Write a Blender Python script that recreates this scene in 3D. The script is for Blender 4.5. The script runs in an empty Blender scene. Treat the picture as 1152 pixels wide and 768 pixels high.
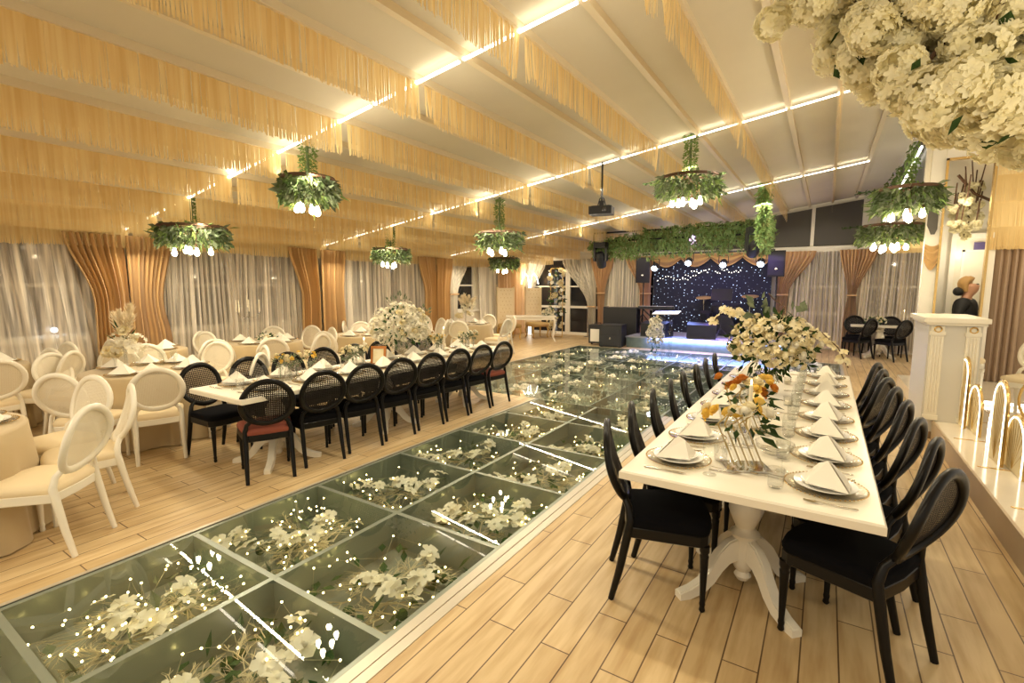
import bpy, math, random
from mathutils import Vector, Matrix
random.seed(11)
PI = math.pi
sc = bpy.context.scene
COL = sc.collection
R = random.uniform
CAMH = 1.7
F = 550.0
YAW, PITCH = math.atan2(354, 553.6), math.atan2(63, 550)
FW = Vector((-math.sin(YAW)*math.cos(PITCH), math.cos(YAW)*math.cos(PITCH), -math.sin(PITCH)))
RT = Vector((math.cos(YAW), math.sin(YAW), 0)); UP = RT.cross(FW)

def ray(x, y): return FW + RT*((x-576)/F) - UP*((y-384)/F)
def at(x, y, ax, val):
    """point of a measured photo position on a known wall / floor / table plane"""
    r = ray(x, y); o = Vector((0, 0, CAMH)); return o + r*((val-o[ax])/r[ax])
def at_ceiling(x, y):
    r = ray(x, y); t = (3.868-CAMH)/(r.z-.14*r.x); return Vector((0, 0, CAMH)) + r*t
def ceil_z(x): return 3.868 + .14*min(x, .6)
ORD = ['first','second','third','fourth','fifth','sixth','seventh','eighth','ninth','tenth','eleventh','twelfth']

# ---------------------------------------------------------------- mesh builder
class MB:
    def __init__(s): s.v = []; s.f = []
    def add(s, vs, fs, M=None):
        b = len(s.v)
        s.v += [tuple(M @ Vector(p)) if M else tuple(p) for p in vs]
        s.f += [tuple(b+i for i in q) for q in fs]
    def box(s, x0, x1, y0, y1, z0, z1, M=None):
        s.add([(x0,y0,z0),(x1,y0,z0),(x1,y1,z0),(x0,y1,z0),(x0,y0,z1),(x1,y0,z1),(x1,y1,z1),(x0,y1,z1)],
              [(3,2,1,0),(4,5,6,7),(0,1,5,4),(1,2,6,5),(2,3,7,6),(3,0,4,7)], M)
    def loft(s, rings, cap=True, M=None, closed=True):
        n = len(rings[0]); vs = [p for r in rings for p in r]; fs = []
        for i in range(len(rings)-1):
            for j in range(n if closed else n-1):
                k = (j+1) % n
                fs.append((i*n+j, i*n+k, (i+1)*n+k, (i+1)*n+j))
        if cap and closed:
            fs.append(tuple(range(n-1, -1, -1))); fs.append(tuple((len(rings)-1)*n+j for j in range(n)))
        s.add(vs, fs, M)
    def lathe(s, prof, n=16, M=None, cap=True):
        s.loft([[(r*math.cos(2*PI*j/n), r*math.sin(2*PI*j/n), z) for j in range(n)] for r, z in prof], cap, M)
    def tube(s, pts, rad, n=6, cap=True, flat=1.0):
        pts = [Vector(p) for p in pts]
        rs = rad if isinstance(rad, (list, tuple)) else [rad]*len(pts)
        rings = []; up = None
        for i, p in enumerate(pts):
            d = (pts[min(i+1, len(pts)-1)] - pts[max(i-1, 0)]).normalized()
            if up is None: up = Vector((0,0,1)) if abs(d.z) < .9 else Vector((1,0,0))
            a = d.cross(up).normalized(); b = a.cross(d).normalized(); up = b
            rings.append([p + a*rs[i]*math.cos(2*PI*j/n) + b*rs[i]*flat*math.sin(2*PI*j/n) for j in range(n)])
        s.loft(rings, cap)
    def ball(s, c, r, n=8, m=6, sq=(1,1,1)):
        rings = [[(c[0]+r*sq[0]*math.sin(PI*i/m)*math.cos(2*PI*j/n), c[1]+r*sq[1]*math.sin(PI*i/m)*math.sin(2*PI*j/n), c[2]-r*sq[2]*math.cos(PI*i/m)) for j in range(n)] for i in range(1, m)]
        s.loft(rings, True)
    def torus(s, rx, rz, a, b, n=28, m=8, M=None, bend=0):
        """ring in the XZ plane"""
        rings = []
        for i in range(n+1):
            t = 2*PI*i/n; c, q = math.cos(t), math.sin(t)
            rings.append([((rx+a*math.cos(2*PI*j/m))*c, b*math.sin(2*PI*j/m)+bend*c*c, (rz+a*math.cos(2*PI*j/m))*q) for j in range(m)])
        s.loft(rings, False, M)
    def prism(s, poly, axis, d0, d1, M=None):
        """polygon (list of 2D) extruded along axis 0/1/2"""
        def P(a, b, d): return {0:(d,a,b), 1:(a,d,b), 2:(a,b,d)}[axis]
        n = len(poly)
        s.add([P(a,b,d0) for a,b in poly]+[P(a,b,d1) for a,b in poly],
              [tuple(range(n-1,-1,-1)), tuple(range(n,2*n))]+[(i,(i+1)%n,n+(i+1)%n,n+i) for i in range(n)], M)
    def leaf(s, p, d, nrm, l, w):
        d = Vector(d).normalized(); nrm = Vector(nrm); a = d.cross(nrm)
        a = a.normalized() if a.length > 1e-4 else Vector((1,0,0)); nn = a.cross(d); p = Vector(p)
        s.add([p, p+d*l*.45+a*w*.5+nn*l*.06, p+d*l, p+d*l*.45-a*w*.5+nn*l*.06, p+d*l*.5-nn*l*.04], [(0,1,4),(1,2,4),(2,3,4),(3,0,4)])
    def build(s, name, mat, parent=None, smooth=True, angle=40, loc=None):
        me = bpy.data.meshes.new(name); me.from_pydata(s.v, [], s.f); me.update()
        me.materials.append(mat)
        if smooth:
            me.polygons.foreach_set('use_smooth', [True]*len(me.polygons))
            me.set_sharp_from_angle(angle=math.radians(angle))
        o = bpy.data.objects.new(name, me); COL.objects.link(o)
        if parent: o.parent = parent
        if loc is not None: o.location = loc
        return o

def rv():
    while True:
        v = Vector((R(-1,1), R(-1,1), R(-1,1)))
        if .1 < v.length < 1: return v.normalized()
def T(x=0, y=0, z=0, rx=0, ry=0, rz=0, s=1):
    return Matrix.Translation((x,y,z)) @ Matrix.Rotation(rz,4,'Z') @ Matrix.Rotation(ry,4,'Y') @ Matrix.Rotation(rx,4,'X') @ Matrix.Scale(s,4)

LABELS = {}
def tag(o, label, cat, group=None, kind=None):
    o['label'] = label; o['category'] = cat
    if group: o['group'] = group
    if kind: o['kind'] = kind
    LABELS[label] = LABELS.get(label, 0)+1
    return o
def thing(name, label, cat, loc=(0,0,0), rz=0, group=None):
    o = bpy.data.objects.new(name, None); COL.objects.link(o); o.empty_display_size = .1
    o.location = loc; o.rotation_euler = (0,0,rz)
    return tag(o, label, cat, group)
def struct(o): o['kind'] = 'structure'; return o
def dup(src, label, loc, rz=0, group=None, scale=None):
    r = src.copy(); COL.objects.link(r); r.location = loc; r.rotation_euler = (0,0,rz)
    if scale: r.scale = (scale,)*3
    tag(r, label, src['category'], group or src.get('group'))
    for ch in src.children:
        c = ch.copy(); COL.objects.link(c); c.parent = r
        for g in ch.children:
            d = g.copy(); COL.objects.link(d); d.parent = c
    return r
class Proto:
    """first call moves the thing itself, later calls copy it"""
    def __init__(s, o): s.o = o; s.used = False
    def __call__(s, label, loc, rz=0, group=None, scale=None):
        if s.used: return dup(s.o, label, loc, rz, group, scale)
        s.used = True; s.o.location = loc; s.o.rotation_euler = (0,0,rz)
        if scale: s.o.scale = (scale,)*3
        LABELS.pop(s.o.get('label'), None)
        return tag(s.o, label, s.o['category'], group)

# ---------------------------------------------------------------- materials
def new_mat(name):
    m = bpy.data.materials.new(name); m.use_nodes = True
    nt = m.node_tree; nt.nodes.clear()
    return m, nt, nt.nodes.new('ShaderNodeOutputMaterial')
def N(nt, t, **kw):
    n = nt.nodes.new('ShaderNode'+t)
    for k, v in kw.items():
        if k in n.inputs: n.inputs[k].default_value = v
        else: setattr(n, k, v)
    return n
def c4(c): return (c[0], c[1], c[2], 1)
def pm(name, col, rough=.5, metal=0, spec=.5, var=0, vs=8, bump=0, bs=60, emit=None, es=0, stretch=None, sheen=0, coat=0):
    m, nt, out = new_mat(name)
    b = N(nt, 'BsdfPrincipled'); b.inputs['Base Color'].default_value = c4(col)
    b.inputs['Roughness'].default_value = rough; b.inputs['Metallic'].default_value = metal
    b.inputs['Specular IOR Level'].default_value = spec
    if sheen: b.inputs['Sheen Weight'].default_value = sheen
    if coat: b.inputs['Coat Weight'].default_value = coat; b.inputs['Coat Roughness'].default_value = .1
    if emit: b.inputs['Emission Color'].default_value = c4(emit); b.inputs['Emission Strength'].default_value = es
    if var or bump:
        tc = N(nt, 'TexCoord'); mp = N(nt, 'Mapping')
        if stretch: mp.inputs['Scale'].default_value = stretch
        nt.links.new(tc.outputs['Object'], mp.inputs['Vector'])
    if var:
        no = N(nt, 'TexNoise'); no.inputs['Scale'].default_value = vs; no.inputs['Detail'].default_value = 3
        nt.links.new(mp.outputs[0], no.inputs['Vector'])
        mx = N(nt, 'Mix', data_type='RGBA')
        mx.inputs[6].default_value = c4([c*(1-var) for c in col]); mx.inputs[7].default_value = c4([min(1,c*(1+var)) for c in col])
        nt.links.new(no.outputs['Fac'], mx.inputs[0]); nt.links.new(mx.outputs[2], b.inputs['Base Color'])
    if bump:
        n2 = N(nt, 'TexNoise'); n2.inputs['Scale'].default_value = bs
        nt.links.new(mp.outputs[0], n2.inputs['Vector'])
        bp = N(nt, 'Bump'); bp.inputs['Strength'].default_value = bump; bp.inputs['Distance'].default_value = .01
        nt.links.new(n2.outputs['Fac'], bp.inputs['Height']); nt.links.new(bp.outputs[0], b.inputs['Normal'])
    nt.links.new(b.outputs[0], out.inputs[0])
    return m
def em(name, col, s, sample=False):
    m, nt, out = new_mat(name)
    e = N(nt, 'Emission'); e.inputs[0].default_value = c4(col); e.inputs[1].default_value = s
    nt.links.new(e.outputs[0], out.inputs[0])
    if not sample: m.cycles.emission_sampling = 'NONE'
    return m
def petal(name, col, col2=None, tl=.35, stretch=None):
    """thin petals and leaves: diffuse plus translucent, colour varied per position"""
    m, nt, out = new_mat(name)
    tc = N(nt, 'TexCoord'); no = N(nt, 'TexNoise'); no.inputs['Scale'].default_value = 1 if stretch else 14
    mp = N(nt, 'Mapping'); mp.inputs['Scale'].default_value = stretch or (1,1,1)
    nt.links.new(tc.outputs['Object'], mp.inputs[0]); nt.links.new(mp.outputs[0], no.inputs['Vector'])
    mx = N(nt, 'Mix', data_type='RGBA'); mx.inputs[6].default_value = c4(col); mx.inputs[7].default_value = c4(col2 or col)
    cr = N(nt, 'ValToRGB'); cr.color_ramp.elements[0].position = .35; cr.color_ramp.elements[1].position = .65
    nt.links.new(no.outputs['Fac'], cr.inputs[0]); nt.links.new(cr.outputs[0], mx.inputs[0])
    d = N(nt, 'BsdfDiffuse'); t = N(nt, 'BsdfTranslucent'); ms = N(nt, 'MixShader'); ms.inputs[0].default_value = tl
    nt.links.new(mx.outputs[2], d.inputs[0]); nt.links.new(mx.outputs[2], t.inputs[0])
    nt.links.new(d.outputs[0], ms.inputs[1]); nt.links.new(t.outputs[0], ms.inputs[2]); nt.links.new(ms.outputs[0], out.inputs[0])
    return m
def glass(name, tint=(.96,.98,.97), gl=.12, rough=.02, ior=1.45):
    """thin clear pane: see-through with a Fresnel reflection"""
    m, nt, out = new_mat(name)
    t = N(nt, 'BsdfTransparent'); t.inputs[0].default_value = c4(tint)
    g = N(nt, 'BsdfGlossy'); g.inputs['Roughness'].default_value = rough
    lw = N(nt, 'LayerWeight'); lw.inputs[0].default_value = .5                 # Schlick's Fresnel, the same on both faces of the pane
    fr = N(nt, 'Math', operation='POWER'); fr.inputs[1].default_value = 5; nt.links.new(lw.outputs['Facing'], fr.inputs[0])
    ad = N(nt, 'Math', operation='ADD'); ad.inputs[1].default_value = gl; ad.use_clamp = True
    ms = N(nt, 'MixShader')
    nt.links.new(fr.outputs[0], ad.inputs[0]); nt.links.new(ad.outputs[0], ms.inputs[0])
    nt.links.new(t.outputs[0], ms.inputs[1]); nt.links.new(g.outputs[0], ms.inputs[2]); nt.links.new(ms.outputs[0], out.inputs[0])
    return m
def sheer_mat(name, col, lo, hi):
    m, nt, out = new_mat(name)
    tc = N(nt, 'TexCoord'); mp = N(nt, 'Mapping'); mp.inputs['Scale'].default_value = (16,16,.25)
    no = N(nt, 'TexNoise'); no.inputs['Scale'].default_value = 1.0; no.inputs['Detail'].default_value = 4
    nt.links.new(tc.outputs['Object'], mp.inputs[0]); nt.links.new(mp.outputs[0], no.inputs['Vector'])
    mr = N(nt, 'MapRange'); mr.inputs[1].default_value = .38; mr.inputs[2].default_value = .62; mr.inputs[3].default_value = lo; mr.inputs[4].default_value = hi
    nt.links.new(no.outputs['Fac'], mr.inputs[0])
    d = N(nt, 'BsdfDiffuse'); d.inputs[0].default_value = c4(col); t = N(nt, 'BsdfTransparent'); ms = N(nt, 'MixShader')
    nt.links.new(mr.outputs[0], ms.inputs[0]); nt.links.new(t.outputs[0], ms.inputs[1]); nt.links.new(d.outputs[0], ms.inputs[2]); nt.links.new(ms.outputs[0], out.inputs[0])
    return m
def cane_mat(name, col, pitch, hole):
    """woven cane: a lattice with see-through holes, in the panel's own X and Z"""
    m, nt, out = new_mat(name)
    tc = N(nt, 'TexCoord'); sx = N(nt, 'SeparateXYZ'); nt.links.new(tc.outputs['Object'], sx.inputs[0])
    res = []
    for k in (0, 2):
        a = N(nt, 'Math', operation='DIVIDE'); a.inputs[1].default_value = pitch; nt.links.new(sx.outputs[k], a.inputs[0])
        b = N(nt, 'Math', operation='FRACT'); nt.links.new(a.outputs[0], b.inputs[0])
        c = N(nt, 'Math', operation='LESS_THAN'); c.inputs[1].default_value = hole; nt.links.new(b.outputs[0], c.inputs[0]); res.append(c)
    mu = N(nt, 'Math', operation='MULTIPLY'); nt.links.new(res[0].outputs[0], mu.inputs[0]); nt.links.new(res[1].outputs[0], mu.inputs[1])
    p = N(nt, 'BsdfPrincipled'); p.inputs['Base Color'].default_value = c4(col); p.inputs['Roughness'].default_value = .45; p.inputs['Specular IOR Level'].default_value = .2
    t = N(nt, 'BsdfTransparent'); ms = N(nt, 'MixShader')
    nt.links.new(mu.outputs[0], ms.inputs[0]); nt.links.new(p.outputs[0], ms.inputs[1]); nt.links.new(t.outputs[0], ms.inputs[2]); nt.links.new(ms.outputs[0], out.inputs[0])
    return m
def plank_mat(name, a, b, joint, w=.15, l=.95):
    m, nt, out = new_mat(name)
    tc = N(nt, 'TexCoord'); mp = N(nt, 'Mapping'); mp.inputs['Rotation'].default_value = (0,0,PI/2)
    br = N(nt, 'TexBrick'); br.offset = .37; br.offset_frequency = 2
    br.inputs['Scale'].default_value = 1; br.inputs['Brick Width'].default_value = l; br.inputs['Row Height'].default_value = w
    br.inputs['Mortar Size'].default_value = .0035; br.inputs['Mortar Smooth'].default_value = .1; br.inputs['Bias'].default_value = -.1
    br.inputs['Color1'].default_value = c4(a); br.inputs['Color2'].default_value = c4(b); br.inputs['Mortar'].default_value = c4(joint)
    nt.links.new(tc.outputs['Object'], mp.inputs[0]); nt.links.new(mp.outputs[0], br.inputs['Vector'])
    m2 = N(nt, 'Mapping'); m2.inputs['Scale'].default_value = (9, .9, 1); nt.links.new(tc.outputs['Object'], m2.inputs[0])
    no = N(nt, 'TexNoise'); no.inputs['Scale'].default_value = 2.2; no.inputs['Detail'].default_value = 6; nt.links.new(m2.outputs[0], no.inputs['Vector'])
    mx = N(nt, 'Mix', data_type='RGBA', blend_type='MULTIPLY'); mx.inputs[0].default_value = .75
    cr = N(nt, 'ValToRGB'); cr.color_ramp.elements[0].position = .3; cr.color_ramp.elements[0].color = (.66,.55,.42,1); cr.color_ramp.elements[1].position = .6; cr.color_ramp.elements[1].color = (1,1,1,1)
    nt.links.new(no.outputs['Fac'], cr.inputs[0]); nt.links.new(br.outputs['Color'], mx.inputs[6]); nt.links.new(cr.outputs[0], mx.inputs[7])
    p = N(nt, 'BsdfPrincipled'); p.inputs['Roughness'].default_value = .38; p.inputs['Specular IOR Level'].default_value = .35
    bp = N(nt, 'Bump'); bp.inputs['Strength'].default_value = .25; bp.inputs['Distance'].default_value = .004; bp.invert = True
    nt.links.new(br.outputs['Fac'], bp.inputs['Height']); nt.links.new(bp.outputs[0], p.inputs['Normal'])
    nt.links.new(mx.outputs[2], p.inputs['Base Color']); nt.links.new(p.outputs[0], out.inputs[0])
    return m
def star_mat(name):
    m, nt, out = new_mat(name)
    tc = N(nt, 'TexCoord'); vo = N(nt, 'TexVoronoi', voronoi_dimensions='2D'); vo.inputs['Scale'].default_value = 9
    sx = N(nt, 'SeparateXYZ'); cb = N(nt, 'CombineXYZ'); nt.links.new(tc.outputs['Object'], sx.inputs[0]); nt.links.new(sx.outputs[0], cb.inputs[0]); nt.links.new(sx.outputs[2], cb.inputs[1]); nt.links.new(cb.outputs[0], vo.inputs['Vector'])
    lt = N(nt, 'Math', operation='LESS_THAN'); lt.inputs[1].default_value = .085; nt.links.new(vo.outputs['Distance'], lt.inputs[0])
    sp = N(nt, 'SeparateColor'); nt.links.new(vo.outputs['Color'], sp.inputs[0])
    pw = N(nt, 'Math', operation='POWER'); pw.inputs[1].default_value = 3; nt.links.new(sp.outputs[0], pw.inputs[0])
    mu = N(nt, 'Math', operation='MULTIPLY'); nt.links.new(lt.outputs[0], mu.inputs[0]); nt.links.new(pw.outputs[0], mu.inputs[1])
    m5 = N(nt, 'Math', operation='MULTIPLY'); m5.inputs[1].default_value = 4; nt.links.new(mu.outputs[0], m5.inputs[0])
    p = N(nt, 'BsdfPrincipled'); p.inputs['Base Color'].default_value = (.006,.009,.022,1); p.inputs['Roughness'].default_value = .7
    p.inputs['Emission Color'].default_value = (.6,.75,1,1); nt.links.new(m5.outputs[0], p.inputs['Emission Strength'])
    nt.links.new(p.outputs[0], out.inputs[0]); m.cycles.emission_sampling = 'NONE'
    return m

WOOD = plank_mat('oak_planks', (.66,.50,.275), (.56,.405,.205), (.14,.085,.04))
CEIL = pm('ceiling_fabric', (.66,.60,.47), .9, var=.06, vs=1.5)
RAIL = pm('beige_rail', (.72,.62,.44), .5)
FRINGE = petal('cream_fringe', (.80,.60,.28), (.90,.74,.42), .4, (.2,30,.8))
WALL = pm('cream_wall', (.80,.74,.62), .7)
WHITE = pm('white_paint', (.84,.80,.70), .4)
WLACQ = pm('white_lacquer', (.80,.745,.61), .3)
CREAMSEAT = pm('cream_fabric', (.82,.68,.44), .85, bump=.2, bs=300)
BLACK = pm('black_lacquer', (.007,.006,.005), .3, spec=.2)
VELVET = pm('black_velvet', (.004,.004,.005), .95, spec=.08)
RUST = pm('rust_fabric', (.23,.055,.03), .85)
CANEB = cane_mat('black_cane', (.014,.011,.010), .017, .46)
CANEB2 = cane_mat('fine_black_cane', (.016,.014,.013), .010, .25)
CANEW = cane_mat('white_cane', (.74,.67,.52), .011, .38)
CLOTH = pm('beige_tablecloth', (.50,.385,.215), .75, sheen=.2)
NAPKIN = pm('white_linen', (.85,.80,.68), .8)
CHINA = pm('white_china', (.84,.82,.76), .15)
GLASS = glass('clear_glass', (.97,.98,.97), .05)
CRYSTAL = glass('cut_crystal', (.97,.97,.96), .12, .06)
CHARGER = glass('charger_glass', (.97,.95,.90), .10, .08)
GOLD = pm('gold', (.72,.49,.19), .25, 1)
GOLDP = pm('gold_paint', (.60,.40,.13), .4, .6)
STEEL = pm('cutlery_steel', (.62,.56,.46), .2, 1)
CHROME = pm('chrome', (.75,.75,.75), .1, 1)
DARKG = pm('dark_night_glass', (.022,.022,.026), .06, spec=.6)
DPANEL = pm('dark_grey_panel', (.085,.078,.066), .6)
DRAPE = pm('caramel_drape', (.54,.335,.135), .8, sheen=.3, var=.12, vs=5, stretch=(4,4,.3))
DRAPE2 = pm('tan_drape', (.60,.38,.19), .8, sheen=.3)
SHEER = sheer_mat('white_sheer', (.90,.82,.70), .33, .9)
SHEER2 = sheer_mat('white_net', (.88,.82,.70), .55, .95)
LEAF = petal('green_leaf', (.035,.085,.03), (.07,.13,.05), .25)
LEAFD = petal('dark_leaf', (.028,.05,.016), (.05,.08,.03), .2)
PALEL = petal('pale_leaf', (.40,.47,.38), (.78,.80,.68), .35)
LEAFC = petal('chandelier_leaf', (.055,.085,.032), (.11,.14,.065), .3)
IVY = petal('ivy_leaf', (.13,.22,.07), (.24,.31,.10), .3)
EUCA = petal('grey_green_leaf', (.12,.15,.09), (.20,.23,.14), .2)
CREAMP = petal('cream_petal', (.85,.78,.56), (.80,.68,.38), .2)
WHITEP = petal('white_petal', (.88,.84,.72), (.82,.76,.58), .2)
YELP = petal('yellow_petal', (.80,.52,.08), (.84,.62,.18), .2)
ORANGEP = petal('orange_petal', (.50,.16,.03), (.62,.26,.05), .3)
PAMPAS = petal('pampas', (.86,.76,.56), (.90,.82,.65), .4)
TWIG = pm('pale_twig', (.60,.52,.33), .7)
STEM = pm('green_stem', (.10,.14,.05), .6)
STEMG = pm('straw_stem', (.45,.32,.10), .6)
BRANCH = pm('brown_branch', (.10,.05,.025), .8)
LED = em('led_strip', (1,.90,.70), 6, True)
LEDW = em('led_white', (1,.93,.80), 6)
LEDF = em('fan_light', (1,.90,.70), 5, True)
BULB = em('warm_bulb', (1,.84,.55), 30)
FAIRY = em('fairy_light', (1,.74,.28), 18)
COOL = em('cool_lamp', (.75,.88,1), 14)
CANDLE = pm('ivory_wax', (.88,.80,.62), .5)
FLAME = em('flame', (1,.75,.35), 18)
BLK = pm('black_plastic', (.012,.012,.014), .45)
GRILLE = pm('speaker_grille', (.02,.02,.022), .6, bump=.4, bs=400)
PITL = pm('pale_pit', (.55,.58,.50), .8, var=.6, vs=7)
PITM = pm('dark_pit', (.25,.26,.20), .8, var=.6, vs=6)
FGLASS = glass('floor_glass', (.93,.97,.94), .09, .012)
BARM = pm('grey_green_bar', (.26,.29,.23), .3, .3)
TRIMM = pm('pale_metal_trim', (.55,.50,.40), .35, .4)
MARBLE = pm('cream_marble', (.80,.72,.58), .12, var=.08, vs=3)
RISER = pm('tan_tile', (.46,.35,.22), .45, var=.15, vs=3)
STAGEF = pm('stage_face', (.13,.18,.17), .35, var=.3, vs=9)
STAGET = pm('stage_top', (.30,.31,.33), .4)
STAR = star_mat('star_cloth')
ACRYL = glass('acrylic', (.95,.96,.97), .10, .03)
# ================================================================ the room shell
XL, YB = -9.25, 15.4
AX0, AXM, AX1 = -3.60, -2.63, -1.68          # aisle of glass floor
AYS = [-.42, .55, 1.52, 2.50, 3.47, 4.44, 5.40, 6.32]
DX = [-5.84+1.03*i for i in range(7)]        # glass dance floor
DY = [6.32+1.06*i for i in range(7)]
SY = [3.2, 6.72, 10.87]                      # rows of led strip
b = MB()
for x0,x1,y0,y1 in ((XL,AX0,-3,DY[0]),(XL,DX[0],DY[0],YB),(DX[0],3.4,DY[6],YB),(AX1,3.4,-3,DY[0]),(DX[6],3.4,DY[0],DY[6]),(AX0,AX1,-3,AYS[0])):
    b.box(x0,x1,y0,y1,-.45,0)
struct(b.build('floor', WOOD, smooth=False))
b = MB(); b.box(DX[0]-.05,DX[6]+.05,DY[0]-.05,DY[6]+.05,-.40,-.20)
struct(b.build('floor_dance_pit', PITL, smooth=False))
b = MB(); b.box(AX0-.05,AX1+.05,AYS[0]-.05,DY[0]-.06,-.44,-.26)
struct(b.build('floor_pit', PITM, smooth=False))
b = MB()
for x in (AX0+.02, AXM, AX1-.02): b.box(x-.018,x+.018,AYS[0],DY[0],-.26,-.004)
for y in AYS[:7]:
    b.box(AX0,AXM-.018,y-.018,y+.018,-.26,-.005); b.box(AXM+.018,AX1,y-.018,y+.018,-.26,-.005)
for x in DX: b.box(x-.008,x+.008,DY[0],DY[6],-.2,-.004)
for y in DY:
    for i in range(6): b.box(DX[i]+.01,DX[i+1]-.01,y-.008,y+.008,-.2,-.005)
struct(b.build('trim_glass_floor_bars', BARM, smooth=False))
b = MB()
b.box(AX1,AX1+.055,AYS[0],DY[0],-.1,.006); b.box(AX1+.06,AX1+.115,AYS[0],DY[0],-.1,.004)
b.box(AX0-.03,AX0,AYS[0],DY[0],-.1,.004); b.box(DX[0]-.03,DX[0],DY[0],DY[6],-.1,.004); b.box(DX[6],DX[6]+.05,DY[0],DY[6],-.1,.004)
b.box(DX[0],DX[6],DY[6],DY[6]+.03,-.1,.004)
struct(b.build('trim_glass_floor_edge', TRIMM, smooth=False))

# ceiling: a slope of fabric falling to the window wall, then flat
b = MB()
z0, z1 = ceil_z(XL), ceil_z(.6)
b.add([(XL,-3,z0),(.6,-3,z1),(.6,YB,z1),(XL,YB,z0),(XL,-3,z0+.08),(.6,-3,z1+.08),(.6,YB,z1+.08),(XL,YB,z0+.08)],
      [(0,1,2,3),(7,6,5,4),(0,4,5,1),(2,6,7,3),(1,5,6,2),(3,7,4,0)])
b.box(.6,3.4,-3,YB,z1,z1+.08)
struct(b.build('ceiling', CEIL, smooth=False))
k = 0
for i in range(20):                                       # rails under the fabric, every half metre
    x = -9 + .5*i; k += 1
    b = MB(); z = ceil_z(x)
    b.box(x-.028,x+.028,-2.8,YB-.05,z-.055,z+.004)
    struct(b.build('trim_%d' % k, RAIL, smooth=False))
for i, y in enumerate(SY):
    b = MB(); xa, xb = -9.1, .52
    za, zb = ceil_z(xa)-.075, ceil_z(xb)-.075
    for a0,a1 in [(xa+(xb-xa)*j/19+.02, xa+(xb-xa)*(j+1)/19-.02) for j in range(19)]:
        q0, q1 = ceil_z(a0)-.062, ceil_z(a1)-.062
        b.add([(a0,y-.014,q0-.012),(a1,y-.014,q1-.012),(a1,y+.014,q1-.012),(a0,y+.014,q0-.012),(a0,y-.014,q0),(a1,y-.014,q1),(a1,y+.014,q1),(a0,y+.014,q0)],
              [(3,2,1,0),(4,5,6,7),(0,1,5,4),(1,2,6,5),(2,3,7,6),(3,0,4,7)])
    lab = ['white LED light strip crossing the ceiling nearest the camera','white LED light strip crossing the middle of the ceiling','white LED light strip crossing the ceiling nearest the stage'][i]
    tag(b.build('ceiling_light_strip', LED, smooth=False), lab, 'light', 'ceiling light strips')
FWORD = ['over the window wall curtains','one metre in from the windows','second from the window wall fringe','third from the window wall fringe','fourth from the window wall fringe','fifth from the window wall fringe','sixth from the window wall fringe','third from the right end of the ceiling','second from the right end of the ceiling','nearest the right end of the ceiling']
for i in range(10):                                       # long string fringes hanging from every other rail
    x = -9 + i; z = ceil_z(x) - .05; y = -1.2; b = MB(); ph = R(0,6)
    while y < YB-.25:
        sk = False; mess = 0
        for s in SY:
            if s+.03 < y < s+.10: sk = True
            mess = max(mess, math.exp(-((y-s-.2)/.45)**2))
        if not sk:
            amp = .035 if i > 5 else .012
            L = .30 + .012*math.sin(y*3.1+ph) + R(-.012,.012) + mess*amp*(math.sin(y*9+ph)*.9+R(-.6,.6))
            dx = R(-.006,.006) + mess*amp*.9*math.sin(y*14+ph); dy = R(-.004,.004)+mess*amp*R(-.5,.5)
            w = R(.006,.0095); xx = x + R(-.008,.008)
            b.add([(xx,y-w,z),(xx,y+w,z),(xx+dx*.4,y+w+dy*.4,z-L*.55),(xx+dx*.4,y-w+dy*.4,z-L*.55),(xx+dx,y+w*.6+dy,z-L),(xx+dx,y-w*.6+dy,z-L)], [(0,1,2,3),(3,2,4,5)])
        y += .0125
    tag(b.build('fringe_valance', FRINGE, smooth=False), 'long cream string fringe, '+FWORD[i], 'fringe', 'string fringes along the ceiling rails')

# ---- left wall with windows behind sheers
def LY(px, py=300): return at(px, py, 0, -9.1).y
piers = [(LY(118),LY(160)),(LY(340),LY(372)),(LY(478),LY(497)),(LY(538),LY(556))]
b = MB()
b.box(XL-.1,XL,-3,YB,0,.95); b.box(XL-.1,XL,-3,YB,2.35,ceil_z(XL)+.1); b.box(XL-.1,XL,-3,-.6,.95,2.35)
for y0,y1 in piers: b.box(XL-.1,XL,y0,y1,.95,2.35)
b.box(XL-.1,XL,15.1,YB,.95,2.35)
struct(b.build('wall_left', WALL, smooth=False))
b = MB(); b.box(XL,XL+.10,-2.5,YB-.3,.90,.96); struct(b.build('trim_window_sill', WHITE, smooth=False))
edges = [-.6]+[v for p in piers for v in p]+[15.1]
for i in range(5):
    y0, y1 = edges[2*i], edges[2*i+1]
    b = MB(); b.box(XL-.09,XL-.07,y0,y1,.95,2.35)
    w = struct(b.build('window_%d' % (i+1), DARKG, smooth=False))
    f = MB(); n = max(1, round((y1-y0)/1.3))
    for j in range(n+1):
        y = y0+.03+(y1-y0-.06)*j/n; f.box(XL-.07,XL-.02,y-.025,y+.025,.95,2.35)
    f.box(XL-.07,XL-.03,y0,y1,1.68,1.73); f.box(XL-.07,XL-.02,y0,y1,.95,1.0); f.box(XL-.07,XL-.02,y0,y1,2.30,2.35)
    f.build('window_frame', WHITE, w, smooth=False)

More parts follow.
